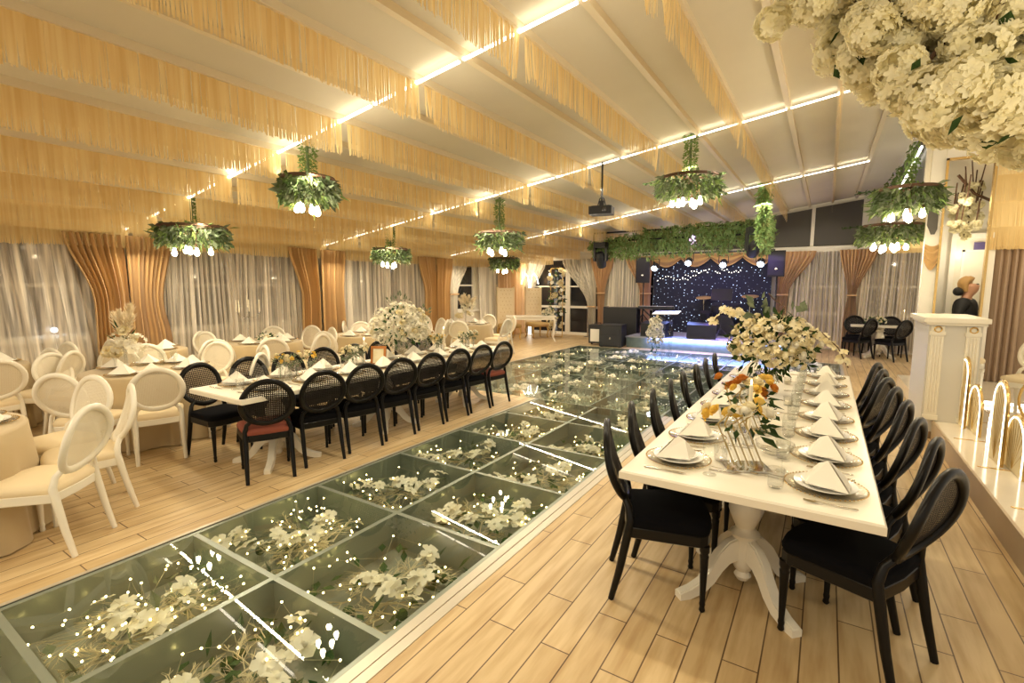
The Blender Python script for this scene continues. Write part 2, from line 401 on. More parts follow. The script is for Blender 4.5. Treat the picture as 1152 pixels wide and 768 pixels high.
# ---- back wall
def BX(px, py=330): return at(px, py, 1, 15.35).x
b = MB()
b.box(XL-.1,2.5,YB+.12,YB+.2,0,4.1)
b.box(BX(737),BX(868),YB,YB+.12,0,2.6); b.box(BX(678),BX(690),YB,YB+.12,0,2.6)
struct(b.build('wall_back', WALL, smooth=False))
b = MB(); b.box(BX(598),2.45,YB-.10,YB,2.56,2.72); struct(b.build('trim_back_beam', WHITE, smooth=False))
n = 0
for px0, px1 in ((592,638),(638,680),(690,737),(868,905),(905,952),(952,1037)):     # glazed bays, white frames
    x0, x1 = BX(px0), BX(px1); n += 1
    b = MB(); b.box(x0,x1,YB+.06,YB+.10,.02,2.56)
    isdoor = px0 == 638
    w = struct(b.build('door_1' if isdoor else 'window_%d' % (n+5), DARKG, smooth=False))
    f = MB()
    for x in (x0+.04, x1-.04): f.box(x-.045,x+.045,YB-.01,YB+.06,0,2.56)
    f.box(x0,x1,YB-.005,YB+.06,0,.09); f.box(x0,x1,YB-.005,YB+.06,.92,1.0); f.box(x0,x1,YB-.005,YB+.06,1.64,1.69)
    f.build('door_frame' if isdoor else 'window_frame', WHITE, w, smooth=False)
for i,(xa,xb) in enumerate(((-5.4,-3.5),(-3.44,-1.62),(-1.54,-.44),(-.36,.66))):
    b = MB(); b.add([(xa,YB-.02,2.74),(xb,YB-.02,2.74),(xb,YB-.02,ceil_z(xb)-.1),(xa,YB-.02,ceil_z(xa)-.1),(xa,YB+.02,2.74),(xb,YB+.02,2.74),(xb,YB+.02,ceil_z(xb)-.1),(xa,YB+.02,ceil_z(xa)-.1)],
        [(0,1,2,3),(7,6,5,4),(0,4,5,1),(1,5,6,2),(2,6,7,3),(3,7,4,0)])
    w = struct(b.build('window_%d' % (12+i), DPANEL, smooth=False))
b = MB()
for x in (-5.44,-3.47,-1.58,-.40): b.box(x-.04,x+.04,YB-.06,YB+.12,2.72,ceil_z(x)-.02)
b.box(.66,.95,YB-.08,YB+.12,2.72,3.94)
struct(b.build('trim_back_posts', WHITE, smooth=False))

# ---- right side: high clerestory over a side bay, white pier, gold framed mirrors built as openings
b = MB()
RX = 1.0
b.box(RX,RX+.08,8.5,YB,2.72,2.84); b.box(RX,RX+.08,8.5,YB,3.86,3.955)
for y in (8.5,10.2,11.9,13.6,15.3): b.box(RX,RX+.08,y,y+.09,2.84,3.9)
struct(b.build('wall_right', WHITE, smooth=False))
b = MB(); b.box(RX+.03,RX+.05,8.6,15.3,2.84,3.86); struct(b.build('window_20', DPANEL, smooth=False))
pa, pb = at(1037,165,0,.97), at(994,249,0,.97)
b = MB(); b.tube([pa,pb],.016,6); tag(b.build('wall_light_strip', LEDW), 'white LED tube slanting along the ivy clerestory wall', 'light')
b = MB()
for j in range(30):
    y = R(8.7,14.2) if j < 20 else R(8.7,10); z = R(3.5,3.9); L = R(.3,.9)
    for q in range(26):
        t = R(0,1); b.leaf((RX-.02-R(0,.06), y+R(-.07,.07), z-L*t), rv()+Vector((0,0,-.8)), rv(), R(.04,.08), R(.03,.05))
tag(b.build('hanging_ivy', IVY, smooth=False), 'green ivy trailing down the high dark clerestory panes', 'ivy', kind='thing')
# fringes of the side bay, running across
for i in range(4):
    y = 9.0+1.7*i; b = MB(); x = 1.1
    while x < min(2.1, .137*y-.02):
        b.add([(x-.008,y,2.70),(x+.008,y,2.70),(x+.006,y+R(-.01,.01),2.42+R(-.01,.01)),(x-.006,y,2.42)], [(0,1,2,3)]); x += .014
    xm = min(2.1,.137*y-.02); rl = MB(); rl.box(1.02,xm,y-.02,y+.02,2.70,2.80)
    tag(b.build('bay_fringe', FRINGE, smooth=False), 'short cream fringe across the side bay, '+ORD[i]+' behind the white pier', 'fringe', 'fringes of the side bay'); rl.build('rail', RAIL, bpy.data.objects['bay_fringe' if i == 0 else 'bay_fringe.%03d' % i], smooth=False)
# white pier with dark panel and swag
PX0, PX1, PY = 1.05, 1.19, 8.42
b = MB(); b.box(PX0,PX1,PY,PY+.1,0,3.94); struct(b.build('wall_pier', WHITE, smooth=False))
b = MB(); b.prism([(1.055,2.75),(1.16,2.75),(1.16,2.42),(1.14,2.36),(1.10,2.36),(1.08,2.42),(1.055,2.48)],1,PY-.02,PY-.002); tag(b.build('dark_wall_panel', DPANEL, smooth=False), 'dark grey panel on the white pier beside gold frame', 'panel')
b = MB()
rings = []
for i in range(10):
    z = 2.24-.22*i/9
    rings.append([(1.05+.15*j/8, PY-.03-.02*math.sin(PI*j/8)-.012*math.sin(i*2.2+.8*math.sin(PI*j/8)), z-.09*math.sin(PI*j/8)*(.4+i/9)) for j in range(9)])
b.loft(rings, False, closed=False)
tag(b.build('pier_swag', DRAPE), 'small brown fabric swag on the white pier', 'drapery')
# gold framed mirrors: their reflections are built as solid rooms behind the frames
D0 = 8.40
def fr(x): return x
b = MB()
b.add([(1.19,D0,0),(1.50,10.4,0),(1.50,10.4,3.3),(1.19,D0,3.3)],[(0,1,2,3)]); b.box(1.3,2.15,10.4,10.5,0,3.9)
b.add([(1.665,D0+.03,0),(2.06,10.4,0),(2.06,10.4,3.3),(1.665,D0+.03,3.3)],[(0,1,2,3)])
struct(b.build('wall_mirror_image', WHITE, smooth=False))
b = MB(); b.box(2.06,4.2,10.55,10.65,0,3.9); struct(b.build('wall_mirrored_room', WALL, smooth=False))
b = MB(); b.box(1.19,3.4,D0,D0+.06,3.30,3.95); struct(b.build('wall_over_frames', WHITE, smooth=False))
b = MB(); b.box(1.19,1.215,D0-.02,D0+.05,.2,3.30); b.box(1.645,1.672,D0-.02,D0+.05,.2,3.30); b.box(1.19,1.672,D0-.02,D0+.05,3.275,3.30)
tag(b.build('gold_mirror_frame', GOLD, smooth=False), 'tall thin gold frame around the panel showing the person', 'frame')
# white panelled door of the mirror image, built behind the frame
d0, d1 = at(1073,300,1,10.35).x, at(1112,300,1,10.35).x
b = MB(); b.box(d0,d1,10.33,10.39,.18,2.42)
dr = struct(b.build('door_2', WLACQ, smooth=False))
f = MB(); f.box(d0-.06,d1+.02,10.30,10.36,2.42,2.50); f.box(d0-.06,d0,10.31,10.37,.18,2.42); f.build('door_frame', WHITE, dr, smooth=False)
f = MB()
for za,zb in ((.4,1.1),(1.25,2.25)):
    f.box(d0+.08,d1-.04,10.315,10.33,za,za+.03); f.box(d0+.08,d1-.04,10.315,10.33,zb-.03,zb); f.box(d0+.08,d0+.11,10.315,10.33,za,zb)
f.build('door_moulding', WHITE, dr, smooth=False)
s0, s1 = at(1095,281,1,10.3), at(1110,275,1,10.3)
b = MB(); b.box(s0.x,s1.x-.02,10.28,10.30,s0.z,s1.z+.04); tag(b.build('wall_sign', pm('purple_sign',(.07,.05,.16),.4), smooth=False), 'small dark purple sign above the white door', 'sign')
# marble platform
b = MB(); b.box(1.10,4.2,2.6,10.4,.02,.20); pf = b.build('floor_platform', MARBLE, smooth=False); struct(pf)
b = MB(); b.box(1.08,1.10,2.6,8.35,0,.205); struct(b.build('trim_platform_riser', RISER, smooth=False))
b = MB()
for y in (3.6,4.5,5.4,6.3,7.2): b.box(1.15,3.6,y,y+.02,.200,.204)
for x in (1.7,2.3,2.9): b.box(x,x+.015,2.7,8.3,.200,.204)
struct(b.build('trim_gold_inlay', GOLD, smooth=False))
b = MB(); b.box(1.69,3.4,8.30,8.33,.22,.25); tag(b.build('base_light_strip', LEDW, smooth=False), 'white LED strip along the back of the marble platform', 'light')

# ---------------------------------------------------------------- drapery
def sm(t): t = max(0,min(1,t)); return t*t*(3-2*t)
def drape(name, label, group, wall, c, top, tie, bot, z0, z1, mat, nf, amp, band=None, cat='curtain', zt=1.45):
    b = MB(); nu, nv = nf*7, 18; rows = []; phs = [R(-.7,.7) for _ in range(nf+2)]
    for i in range(nv+1):
        z = z1 - (z1-z0)*i/nv
        if tie:
            if z > zt: t = sm((z1-z)/(z1-zt))**.9; a0 = top[0]+(tie[0]-top[0])*t; a1 = top[1]+(tie[1]-top[1])*t
            else: t = sm((zt-z)/(zt-z0)*2.2); a0 = tie[0]+(bot[0]-tie[0])*t; a1 = tie[1]+(bot[1]-tie[1])*t
        else: t = i/nv; a0 = top[0]+(bot[0]-top[0])*t; a1 = top[1]+(bot[1]-top[1])*t
        row = []
        for j in range(nu+1):
            u = j/nu; ph = phs[min(int(u*nf),nf)]
            d = c + amp*(math.sin(2*PI*nf*u+ph*.6)+.3*math.sin(2*PI*nf*2.3*u+1+.4*i/nv))
            s = a0+(a1-a0)*u
            row.append((d, s, z) if wall == 'left' else (s, 2*c-d, z))
        rows.append(row)
    b.loft(rows, False, closed=False)
    o = b.build(name, mat, angle=80); tag(o, label, cat, group)
    if tie and band:
        q = MB(); w0, w1 = min(tie)-.01, max(tie)+.01
        if wall == 'left': q.box(c-amp*1.5, c+amp*1.6, w0, w1, zt-.018, zt+.018)
        else: q.box(w0, w1, c-amp*1.6, c+amp*1.5, zt-.018, zt+.018)
        q.build('tieback', band, o, smooth=False)
    return o
g1, g2, g3, g4 = 'caramel drapes on the window wall','sheer curtains on the window wall','tan drapes on the back wall','net curtains on the back wall'
cx = -8.98
def L(*p): return tuple(LY(q) for q in p)
drape('drape','caramel drape left of the nearest pier, tied at its outer edge',g1,'left',cx,L(69,138),L(98,139),L(97,139),.02,2.45,DRAPE,9,.05)
drape('drape','caramel drape right of the nearest pier, behind pampas flowers',g1,'left',cx,L(140,191),L(140,177),L(139,184),.02,2.45,DRAPE,9,.05)
drape('drape','caramel drape with scalloped edge, left half of the middle pair',g1,'left',cx,L(321,354),L(334,355),L(333,355),.02,2.45,DRAPE,8,.05)
drape('drape','caramel drape, right half of the middle pair on window wall',g1,'left',cx,L(357,385),L(357,382),L(357,383),.02,2.45,DRAPE,8,.05)
drape('drape','caramel drape, left half of the farthest pair on window wall',g1,'left',cx,L(466,486),L(474,487),L(473,487),.02,2.45,DRAPE,7,.05)
drape('drape','caramel drape, right half of the farthest pair on window wall',g1,'left',cx,L(487,506),L(487,502),L(487,502),.02,2.45,DRAPE,7,.05)
drape('sheer_curtain','white sheer curtain at the far left edge with blue light behind',g2,'left',cx-.1,(-.4,LY(104)),None,(-.4,LY(128)),.05,2.42,SHEER,18,.04)
drape('sheer_curtain','white sheer curtain swept aside right of the nearest caramel drapes',g2,'left',cx-.1,L(170,262),None,L(160,268),.05,2.42,SHEER,16,.04)
drape('sheer_curtain','white sheer curtain straight folds behind the crystal candelabra',g2,'left',cx-.12,L(258,342),None,L(250,345),.05,2.42,SHEER,16,.035)
drape('sheer_curtain','white sheer curtain between middle and farthest caramel drapes',g2,'left',cx-.1,L(372,480),None,L(370,482),.05,2.42,SHEER,26,.04)
drape('net_curtain','cream net curtain tied to the left beyond the farthest caramel drapes',g2,'left',cx-.1,L(504,526),L(504,513),L(504,512),.05,2.42,SHEER2,9,.05,DRAPE2)
drape('net_curtain','cream net curtain behind the left flower column',g2,'left',cx-.1,L(537,560),None,L(540,560),.05,2.42,SHEER2,9,.05)
drape('drape','tan drape filling the room corner behind the thrones',g3,'left',cx,L(556,588),None,L(556,588),.02,2.45,DRAPE2,11,.05)
def B(*p): return tuple(BX(q) for q in p)
cy = 15.22
drape('net_curtain','cream net curtain swept left behind the right throne',g4,'back',cy,B(590,616),B(588,600),B(588,601),.05,2.58,SHEER2,8,.05,DRAPE2,zt=1.2)
drape('net_curtain','cream net curtain swagged to the right across the dark door',g4,'back',cy,B(634,672),B(663,672),B(665,672),.05,2.58,SHEER2,10,.05,DRAPE2,zt=1.0)
drape('drape','narrow tan drape gathered at the middle, left of band gear',g3,'back',cy-.08,B(667,693),B(675,683),B(676,682),.02,2.60,DRAPE2,7,.05,DRAPE2)
drape('net_curtain','cream net curtain behind the keyboards beside the stage',g4,'back',cy,B(688,724),None,B(684,724),.05,2.58,SHEER2,12,.04)
drape('drape','tan drape swept towards the star cloth behind the left hanging speaker',g3,'back',cy-.08,B(705,736),B(722,734),B(722,734),.02,2.60,DRAPE2,7,.05,DRAPE2)
drape('drape','tan drape swept left beside the right stage speaker',g3,'back',cy-.08,B(872,916),B(874,887),B(875,886),.02,2.60,DRAPE2,9,.05,DRAPE2)
drape('sheer_curtain','white sheer curtain between the two tan drapes right of stage',g4,'back',cy,B(884,950),None,B(880,956),.05,2.58,SHEER,16,.04)
drape('drape','tan drape gathered like an hourglass right of the stage',g3,'back',cy-.08,B(941,984),B(953,963),B(950,965),.02,2.60,DRAPE2,10,.05,DRAPE2)
drape('sheer_curtain','white sheer curtain at the right end of back wall',g4,'back',cy,B(964,1040),None,B(960,1040),.05,2.58,SHEER,18,.04)
# swagged pelmet over the star cloth
b = MB()
for k in range(4):
    x0, x1 = BX(736)+(BX(872)-BX(736))*k/4, BX(736)+(BX(872)-BX(736))*(k+1)/4
    rows = []
    for i in range(9):
        rows.append([(x0+(x1-x0)*j/10, 15.1-.03*math.sin(i*1.6)-.05*math.sin(PI*j/10), 2.62-.04*i*(.45+.75*math.sin(PI*j/10))) for j in range(11)])
    b.loft(rows, False, closed=False)
tag(b.build('swag_pelmet', DRAPE), 'brown swagged pelmet along the top of the star cloth', 'drapery')
# curtains and fringes reflected in the right mirror, built solid behind it
drape('drape','brown grey drapes reflected in the right mirror, built behind it',None,'back',10.45,(2.1,4.1),None,(2.1,4.1),.2,2.3,pm('mauve_sheer',(.42,.31,.22),.7),22,.04)
for i in range(4):
    y = 10.3-.42*i; z = 2.62+.30*i; b = MB(); x = 2.06-.08*i
    while x < 4.1:
        b.add([(x-.009,y,z),(x+.009,y,z),(x+.007,y+R(-.01,.01),z-.38+R(-.01,.01)),(x-.007,y,z-.38)], [(0,1,2,3)]); x += .016
    tag(b.build('reflected_fringe', FRINGE, smooth=False), 'wide cream fringe reflected in the right mirror, '+['lowest','second lowest','second highest','highest'][i], 'fringe', 'reflected fringes built behind the right mirror'); rl = MB(); rl.box(2.0-.08*i,4.15,y-.02,y+.02,z-.01,z+.05); rl.build('rail', RAIL, bpy.data.objects['reflected_fringe' if i == 0 else 'reflected_fringe.%03d' % i], smooth=False)
# ================================================================ chairs
def oval_chair(name, label, frame, cane, seatm, square=False):
    t = thing(name, label, 'chair')
    def outline(wf, wb, d, n=7):
        pts = []
        for i in range(n+1): a = PI*i/n; pts.append((wf*math.cos(a), d*.32+d*.18*math.sin(a)**.8 if 0<i<n else d*.32))
        pts += [(-wb, -d*.5), (0,-d*.53), (wb, -d*.5)]
        return pts
    o = outline(.24,.20,.45)
    b = MB(); b.loft([[(x*s,y*s,z) for x,y in o] for s,z in ((.97,.425),(1.0,.44),(1.0,.462),(.96,.482),(.82,.492),(.4,.497))]); b.build('seat', seatm, t, angle=60)
    b = MB(); b.loft([[(x*s,y*s,z) for x,y in o] for s,z in ((.95,.365),(.99,.372),(.99,.424),(.97,.43))]); b.build('seat_frame', frame, t, angle=30)
    for sx in (1,-1):
        b = MB(); b.lathe([(.011,0),(.017,.01),(.013,.028),(.0165,.045),(.0135,.06),(.022,.30),(.024,.315),(.019,.325),(.026,.34),(.026,.37)], 10, T(sx*.205,.17,0)); b.build('leg', frame, t, angle=50)
    for sx in (1,-1):
        b = MB()
        path = [(sx*.195,-.305,0),(sx*.193,-.262,.18),(sx*.190,-.225,.38),(sx*.190,-.212,.46),(sx*.172,-.222,.53),(sx*.118,-.25,.58)]
        b.tube(path, [.0165,.021,.024,.023,.02,.019], 8); b.build('leg', frame, t, angle=60)
    tilt = T(0,-.285,.735, rx=.30)
    b = MB(); b.torus(.212,.215,.027,.02,32,8,tilt,-.035); b.build('back_frame', frame, t, angle=60)
    b = MB(); n = 12; rings = []
    for r in (.02,.5,1.0): rings.append([(.205*r*math.cos(2*PI*j/28), -.035*(r*math.cos(2*PI*j/28))**2, .207*r*math.sin(2*PI*j/28)) for j in range(28)])
    b.loft(rings, False); p = b.build('cane_panel', cane, t); p.matrix_local = tilt
    return t
bk = Proto(oval_chair('oval_back_chair','black chair','%s' and BLACK, CANEB, VELVET))
bkf = Proto(oval_chair('oval_back_chair','black chair', BLACK, CANEB2, VELVET))
br_ = Proto(oval_chair('oval_back_chair','black chair', BLACK, CANEB, RUST))
wh = Proto(oval_chair('oval_back_chair','white chair', WLACQ, CANEW, CREAMSEAT))
# local front is +Y: rz turns it; facing +X is -90 degrees
EAST, WEST, NORTH, SOUTH = -PI/2, PI/2, 0, PI
g = 'black chairs at the right banquet table'
for i in range(8):
    y = 2.69+.46*i
    bkf('black oval-back chair, %s from near end, glass floor side of right banquet table' % ORD[i] if i else 'black oval-back chair nearest the camera on the glass floor side of right banquet table',
        (-.69+R(-.015,.015), y-.01, 0), EAST+(.36 if i == 0 else .28+R(-.06,.06)), g, .985)
RYS = [2.72,3.17,3.60,4.10,4.60,5.05,5.50,5.93]
for i in range(8):
    bkf('black oval-back chair, %s from near end, platform side of right banquet table' % ORD[i] if i else 'black oval-back chair nearest the camera on the platform side of right banquet table',
        (.165-.006*i+R(-.01,.01), RYS[i], 0), WEST-(.48 if i == 0 else .36+R(-.06,.06)), g, 1.0)
g = 'black chairs at the left banquet table'
for i in range(8):
    y = 2.46+.475*i
    (br_ if i in (0,7) else bk)('black oval-back chair with rust seat at near end of left banquet table row' if i == 0 else 'black oval-back chair with rust seat at far end of left banquet table row' if i == 7 else
        'black cane-back chair, %s from near end, glass floor side of left banquet table' % ORD[i], (-4.25+.015*i, y, 0), WEST-(.42 if i == 0 else .26-.02*i)+R(-.03,.03), g, .95)
for i in range(8):
    y = 2.48+.475*i
    bk('black cane-back chair at the near corner of left banquet table facing the glass floor' if i == 0 else 'black cane-back chair, %s from near end, window side of left banquet table' % ORD[i], (-5.06+R(-.03,.03), y, 0), EAST+(.12 if i == 0 else R(-.12,.12)), g, .95)
# small table by the right end wall
g = 'black chairs in the far right corner'
for (x,y,rz,l) in ((.66,14.15,.9,'black oval-back chair in the far right corner, seat turned to the stage'),(1.28,13.95,.8,'black oval-back chair in the far right corner, partly behind the white pedestal'),(.72,15.0-.25,SOUTH+.2,'black oval-back chair behind the small corner table, by hourglass drape'),(1.38,14.75,SOUTH,'black oval-back chair behind the small corner table, near the pier')):
    bkf(l,(x,y,0),rz,g)

# ---- white chairs set round the beige tables
TB = {'A':(-4.62,.28,.72),'B':(-6.06,2.27,.62),'G':(-7.95,1.15,.62),'F':(-8.28,2.95,.5),'C':(-7.5,4.38,.6),'D':(-7.1,6.0,.6),'E0':(-7.5,6.95-.0,.55),'E':(-7.0,8.95,.64)}
TB['E0'] = (-7.55,7.35,.56)
TN = {'A':'nearest beige table','B':'pampas table','G':'far-left window table','F':'small drape-side table','C':'candelabra table','D':'table behind bud vases','E0':'table behind white bouquet','E':'farthest beige table'}
CH = [('A',-3.69,1.07),('A',-4.84,1.20),('A',-4.33,1.26),('B',-5.34,1.38),('B',-5.28,1.97),('B',-6.86,2.50),('B',-6.45,2.98),('B',-5.78,3.08),('B',-6.88,1.80),('B',-5.42,2.74),
      ('G',-6.86,1.30),('G',-7.2,1.72),('G',-8.28,2.02),('G',-8.72,1.66),('F',-8.5,3.62),('F',-7.52,3.17),('F',-7.82,2.24),('F',-7.46,2.36),
      ('C',-7.12,3.52),('C',-6.57,3.95),('C',-8.42,4.05),('C',-8.40,4.70),('C',-7.86,5.14),('C',-6.45,4.62),('C',-7.22,5.16),
      ('D',-6.88,5.22),('D',-7.72,6.52),('D',-6.3,5.75),('D',-6.35,6.5),
      ('E0',-7.47,8.02),('E0',-6.72,7.06),('E0',-6.80,7.56),('E0',-8.2,7.0),
      ('E',-7.82,8.80),('E',-6.56,8.22),('E',-7.08,9.78),('E',-6.18,8.90),('E',-6.45,9.5),('E',-7.5,8.25)]
DIRN = ['aisle side','stage-aisle corner','stage side','stage-window corner','window side','near-window corner','near side','near-aisle corner']
seen = {}; SEATS = []
TB = {k:(max(v[0]*1.06,-8.4),v[1]*1.06,v[2]) for k,v in TB.items()}
CH = [(t,max(x*1.065,-8.95),y*1.065) for t,x,y in CH]; CH[0] = ('A',-3.69,1.07)
PL = []
for tn, x, y in CH:
    tx, ty, tr = TB[tn]; d = Vector((tx-x, ty-y, 0)); u = d.normalized()
    p = Vector((x, y, 0)) + u*.30
    if (tn,x,y) == ('A',-3.69,1.07): u = Vector((-.76,-.65,0)).normalized(); p = Vector((-4.24,.92,0))
    PL.append([tn, p, u, d])
fixed = [Vector((-5.06, 2.48+.475*i, 0)) for i in range(8)]
for it in range(60):                                       # chairs make room for one another and for the tables
    for i, a_ in enumerate(PL):
        if i == 0: continue
        p = a_[1]
        for tx, ty, tr in TB.values():
            q = p-Vector((tx,ty,0)); m = tr+.26
            if q.length < m: p += q.normalized()*(m-q.length)*.5
        for j, b_ in enumerate(PL):
            q = p-b_[1]
            if j != i and q.length < .52: p += (q.normalized() if q.length > .01 else Vector((1,0,0)))*(.52-q.length)*.4
        for f_ in fixed:
            q = p-f_
            if q.length < .56: p += q.normalized()*(.56-q.length)*.5
        p.x = max(p.x, -8.62)
for i, (tn, p, u, d) in enumerate(PL):
    tx, ty, tr = TB[tn]
    if i: d = Vector((tx,ty,0))-p; u = d.normalized()
    rz = math.atan2(-u.x, u.y)
    o = int(round(math.degrees(math.atan2(-d.y,-d.x))/45)) % 8
    key = (tn,o); seen[key] = seen.get(key,0)+1
    lab = 'white cane-back chair at the %s, on its %s' % (TN[tn], DIRN[o])
    if seen[key] > 1: lab = 'white cane-back chair at the %s, %s on its %s' % (TN[tn], ORD[seen[key]-1], DIRN[o])
    if i == 0: lab = 'white cane-back chair nearest the camera, back turned to the glass floor'
    wh(lab, tuple(p), rz, 'white cane-back chairs at the beige tables', .97)
    SEATS.append((tn, tx, ty, tr, -d.normalized(), DIRN[o]+(' '+ORD[seen[key]-1] if seen[key]>1 else '')))
wh('reflected white cane-back chair, built on the marble platform behind the gold fans',(2.02,7.72,.20),SOUTH-.5,'reflected white chairs built on the platform')  # chairs of the mirror reflection, set up as solid ones
wh('reflected white cane-back chair, built on the platform at the right edge of view',(2.42,8.05,.20),SOUTH-.2,'reflected white chairs built on the platform')
wh('reflected white cane-back chair, built behind the gold frame before the person',(1.50,8.72,.20),SOUTH+.15,'reflected white chairs built on the platform',1.15)

# ================================================================ tables
def cloth_table(name, r, label, cat='table'):
    b = MB(); n = 72; rings = []
    for s, z in ((.02,.762),(.6,.762),(.97,.762),(1.0,.757),(1.012,.745)): rings.append([(r*s*math.cos(2*PI*j/n), r*s*math.sin(2*PI*j/n), z) for j in range(n)])
    ph = R(0,6)
    for i in range(1,9):
        t = i/8; ring = []
        for j in range(n):
            a = 2*PI*j/n
            q = r*1.012+t*.05+t*.035*math.sin(13*a+ph)+t*.018*math.sin(29*a+ph*2)+.01*t*math.sin(5*a)
            ring.append((q*math.cos(a), q*math.sin(a), .745-(.735)*t))
        rings.append(ring)
    b.loft(rings, True); o = b.build(name, CLOTH, angle=70); tag(o, label, cat, 'beige round tables'); return o
for k,(x,y,r) in TB.items():
    o = cloth_table('round_table', r, {'A':'round table under a floor-length beige cloth at the left edge of view','B':'beige-clothed round table holding the pampas centrepiece','G':'beige-clothed round table by the left window, behind the nearest one','F':'small beige-clothed round table against the first caramel drapes','C':'beige-clothed round table carrying the crystal candelabra','D':'beige-clothed round table behind the left banquet table bouquets','E0':'beige-clothed round table hidden behind the white bouquet','E':'beige-clothed round table farthest away, near the thrones'}[k]); o.location = (x,y,0)
def pedestal(b, x, y):
    M = T(x,y,0)
    b.lathe([(.0,.055),(.03,.06),(.045,.085),(.03,.11),(.045,.125),(.062,.16),(.062,.30),(.07,.32),(.078,.335),(.058,.35),(.05,.37),(.072,.42),(.090,.47),(.086,.52),(.062,.565),(.055,.59),(.06,.60),(.082,.615),(.085,.63),(.065,.645),(.06,.66),(.09,.70),(.095,.715),(.05,.72)], 20, M)
    for q in range(4):
        a = PI/4+q*PI/2
        prof = [(.05,.31),(.11,.29),(.17,.235),(.215,.16),(.265,.09),(.33,.055),(.40,.035),(.40,0),(.34,0),(.255,.025),(.195,.075),(.15,.135),(.105,.175),(.05,.19)]
        b.prism(prof, 1, -.028, .028, T(x,y,0,rz=a))
        b.prism([(u*.97+.004,v+.006) for u,v in prof[:7]]+[(u*1.0,v-.02) for u,v in prof[:7][::-1]], 1, -.016, .016, T(x,y,0,rz=a))
def banquet(label, x0, x1, y0, y1, peds):
    t = thing('banquet_table', label, 'table', ((x0+x1)/2,(y0+y1)/2,0), 0, 'long white banquet tables')
    w, l = (x1-x0)/2, (y1-y0)/2
    b = MB(); b.loft([[(sx*(w-e),sy*(l-e),z) for sx,sy in ((1,1),(-1,1),(-1,-1),(1,-1))] for e,z in ((.012,.712),(0,.718),(0,.752),(.008,.76))]); b.build('tabletop', WLACQ, t, smooth=False)
    for py in peds:
        b = MB(); pedestal(b, 0, 0); o = b.build('pedestal', WLACQ, t, angle=35); o.location = (-.01, py-(y0+y1)/2, 0)
banquet('long white banquet table on turned pedestals between glass floor and platform', -.84, .26, 2.33, 6.15, (2.88,4.2,5.55))
banquet('long white banquet table on turned pedestals left of the glass aisle', -4.88, -4.0, 2.12, 6.25, (2.68,4.1,5.6))
banquet('small white table in the far right corner by the drapes', .55, 1.75, 14.25, 14.62, (14.43,))

# ---- flowers: a few blossom meshes shared by every bouquet
def rose_mb(r, n=11):
    b = MB(); b.ball((0,0,r*.30), r*.42, 7, 5, (1,1,1.1))
    for k in range(n):
        a = k*2.4; lay = k/n; rad = r*(.28+.5*lay); h = r*(.78-.38*lay); w = r*(.42+.2*lay)
        M = T(0,0,0,rz=a)
        pts = []
        for i in range(3):
            for j in range(4):
                u = (j/3-.5)*2; v = i/2
                pts.append((rad*(.35+.65*v**.6)*math.cos(u*.62)+r*.18*lay*v, w*u*(.6+.5*v)*(1 if i<2 else .85), -r*.1+h*v*1.05-(r*.16*abs(u)**2 if i==2 else 0)-(r*.15*lay if i==2 else 0)))
        b.add(pts, [(i*4+j,i*4+j+1,i*4+j+5,i*4+j+4) for i in range(2) for j in range(3)], M)
    return b
def orchid_mb(r):
    b = MB()
    for k in range(5):
        a = k*2*PI/5; w = r*(.62 if k in (1,4) else .42)
        b.add([(0,0,.0),(r*.35,-w*.7,.1*r),(r*.8,-w*.75,.12*r),(r*1.05,0,-.05*r),(r*.8,w*.75,.12*r),(r*.35,w*.7,.1*r),(r*.55,0,.02*r)], [(0,1,6),(1,2,6),(2,3,6),(3,4,6),(4,5,6),(5,0,6)], T(0,0,0,rz=a))
    b.ball((0,0,.12*r), .2*r, 6, 4); return b
def floret_mb(r, n, fr):
    """ball of small open florets"""
    b = MB()
    for k in range(n):
        d = rv(); c = d*r*R(.72,1.0); tq = d.to_track_quat('Z','Y').to_matrix().to_4x4(); s = fr*R(.8,1.2)
        M = Matrix.Translation(c) @ tq @ Matrix.Rotation(R(0,6),4,'Z')
        for q in range(5):
            b.add([(0,0,0),(s*.5,-s*.34,.20*s),(s,-s*.22,.32*s),(s*1.0,s*.22,.22*s),(s*.5,s*.36,.24*s),(s*.6,0,.08*s)], [(0,1,5),(1,2,5),(2,3,5),(3,4,5),(4,0,5)], M @ Matrix.Rotation(q*2*PI/5,4,'Z'))
    return b
ROSE, ORCH, BALLS = {}, {}, []
def mesh_of(b, name, mat):
    me = bpy.data.meshes.new(name); me.from_pydata(b.v, [], b.f); me.update(); me.materials.append(mat)
    me.polygons.foreach_set('use_smooth',[True]*len(me.polygons)); return me
MESH = {'rose_cream':mesh_of(rose_mb(.045),'rose',CREAMP),'rose_white':mesh_of(rose_mb(.045),'rose',WHITEP),'rose_yellow':mesh_of(rose_mb(.04,9),'rose',YELP),'rose_orange':mesh_of(rose_mb(.04,9),'rose',ORANGEP),
        'orchid':mesh_of(orchid_mb(.05),'orchid',WHITEP),'orchid_cream':mesh_of(orchid_mb(.05),'orchid',CREAMP),'hydrangea':mesh_of(floret_mb(.07,38,.02),'hydrangea',WHITEP),'hydrangea_cream':mesh_of(floret_mb(.07,38,.02),'hydrangea',CREAMP)}
def bloom(kind, parent, p, d, s=1):
    o = bpy.data.objects.new(MESH[kind].name, MESH[kind]); COL.objects.link(o); o.parent = parent
    q = Vector(d).to_track_quat('Z','Y').to_matrix().to_4x4()
    o.matrix_local = Matrix.Translation(p) @ q @ Matrix.Rotation(R(0,6),4,'Z') @ Matrix.Scale(s,4); return o
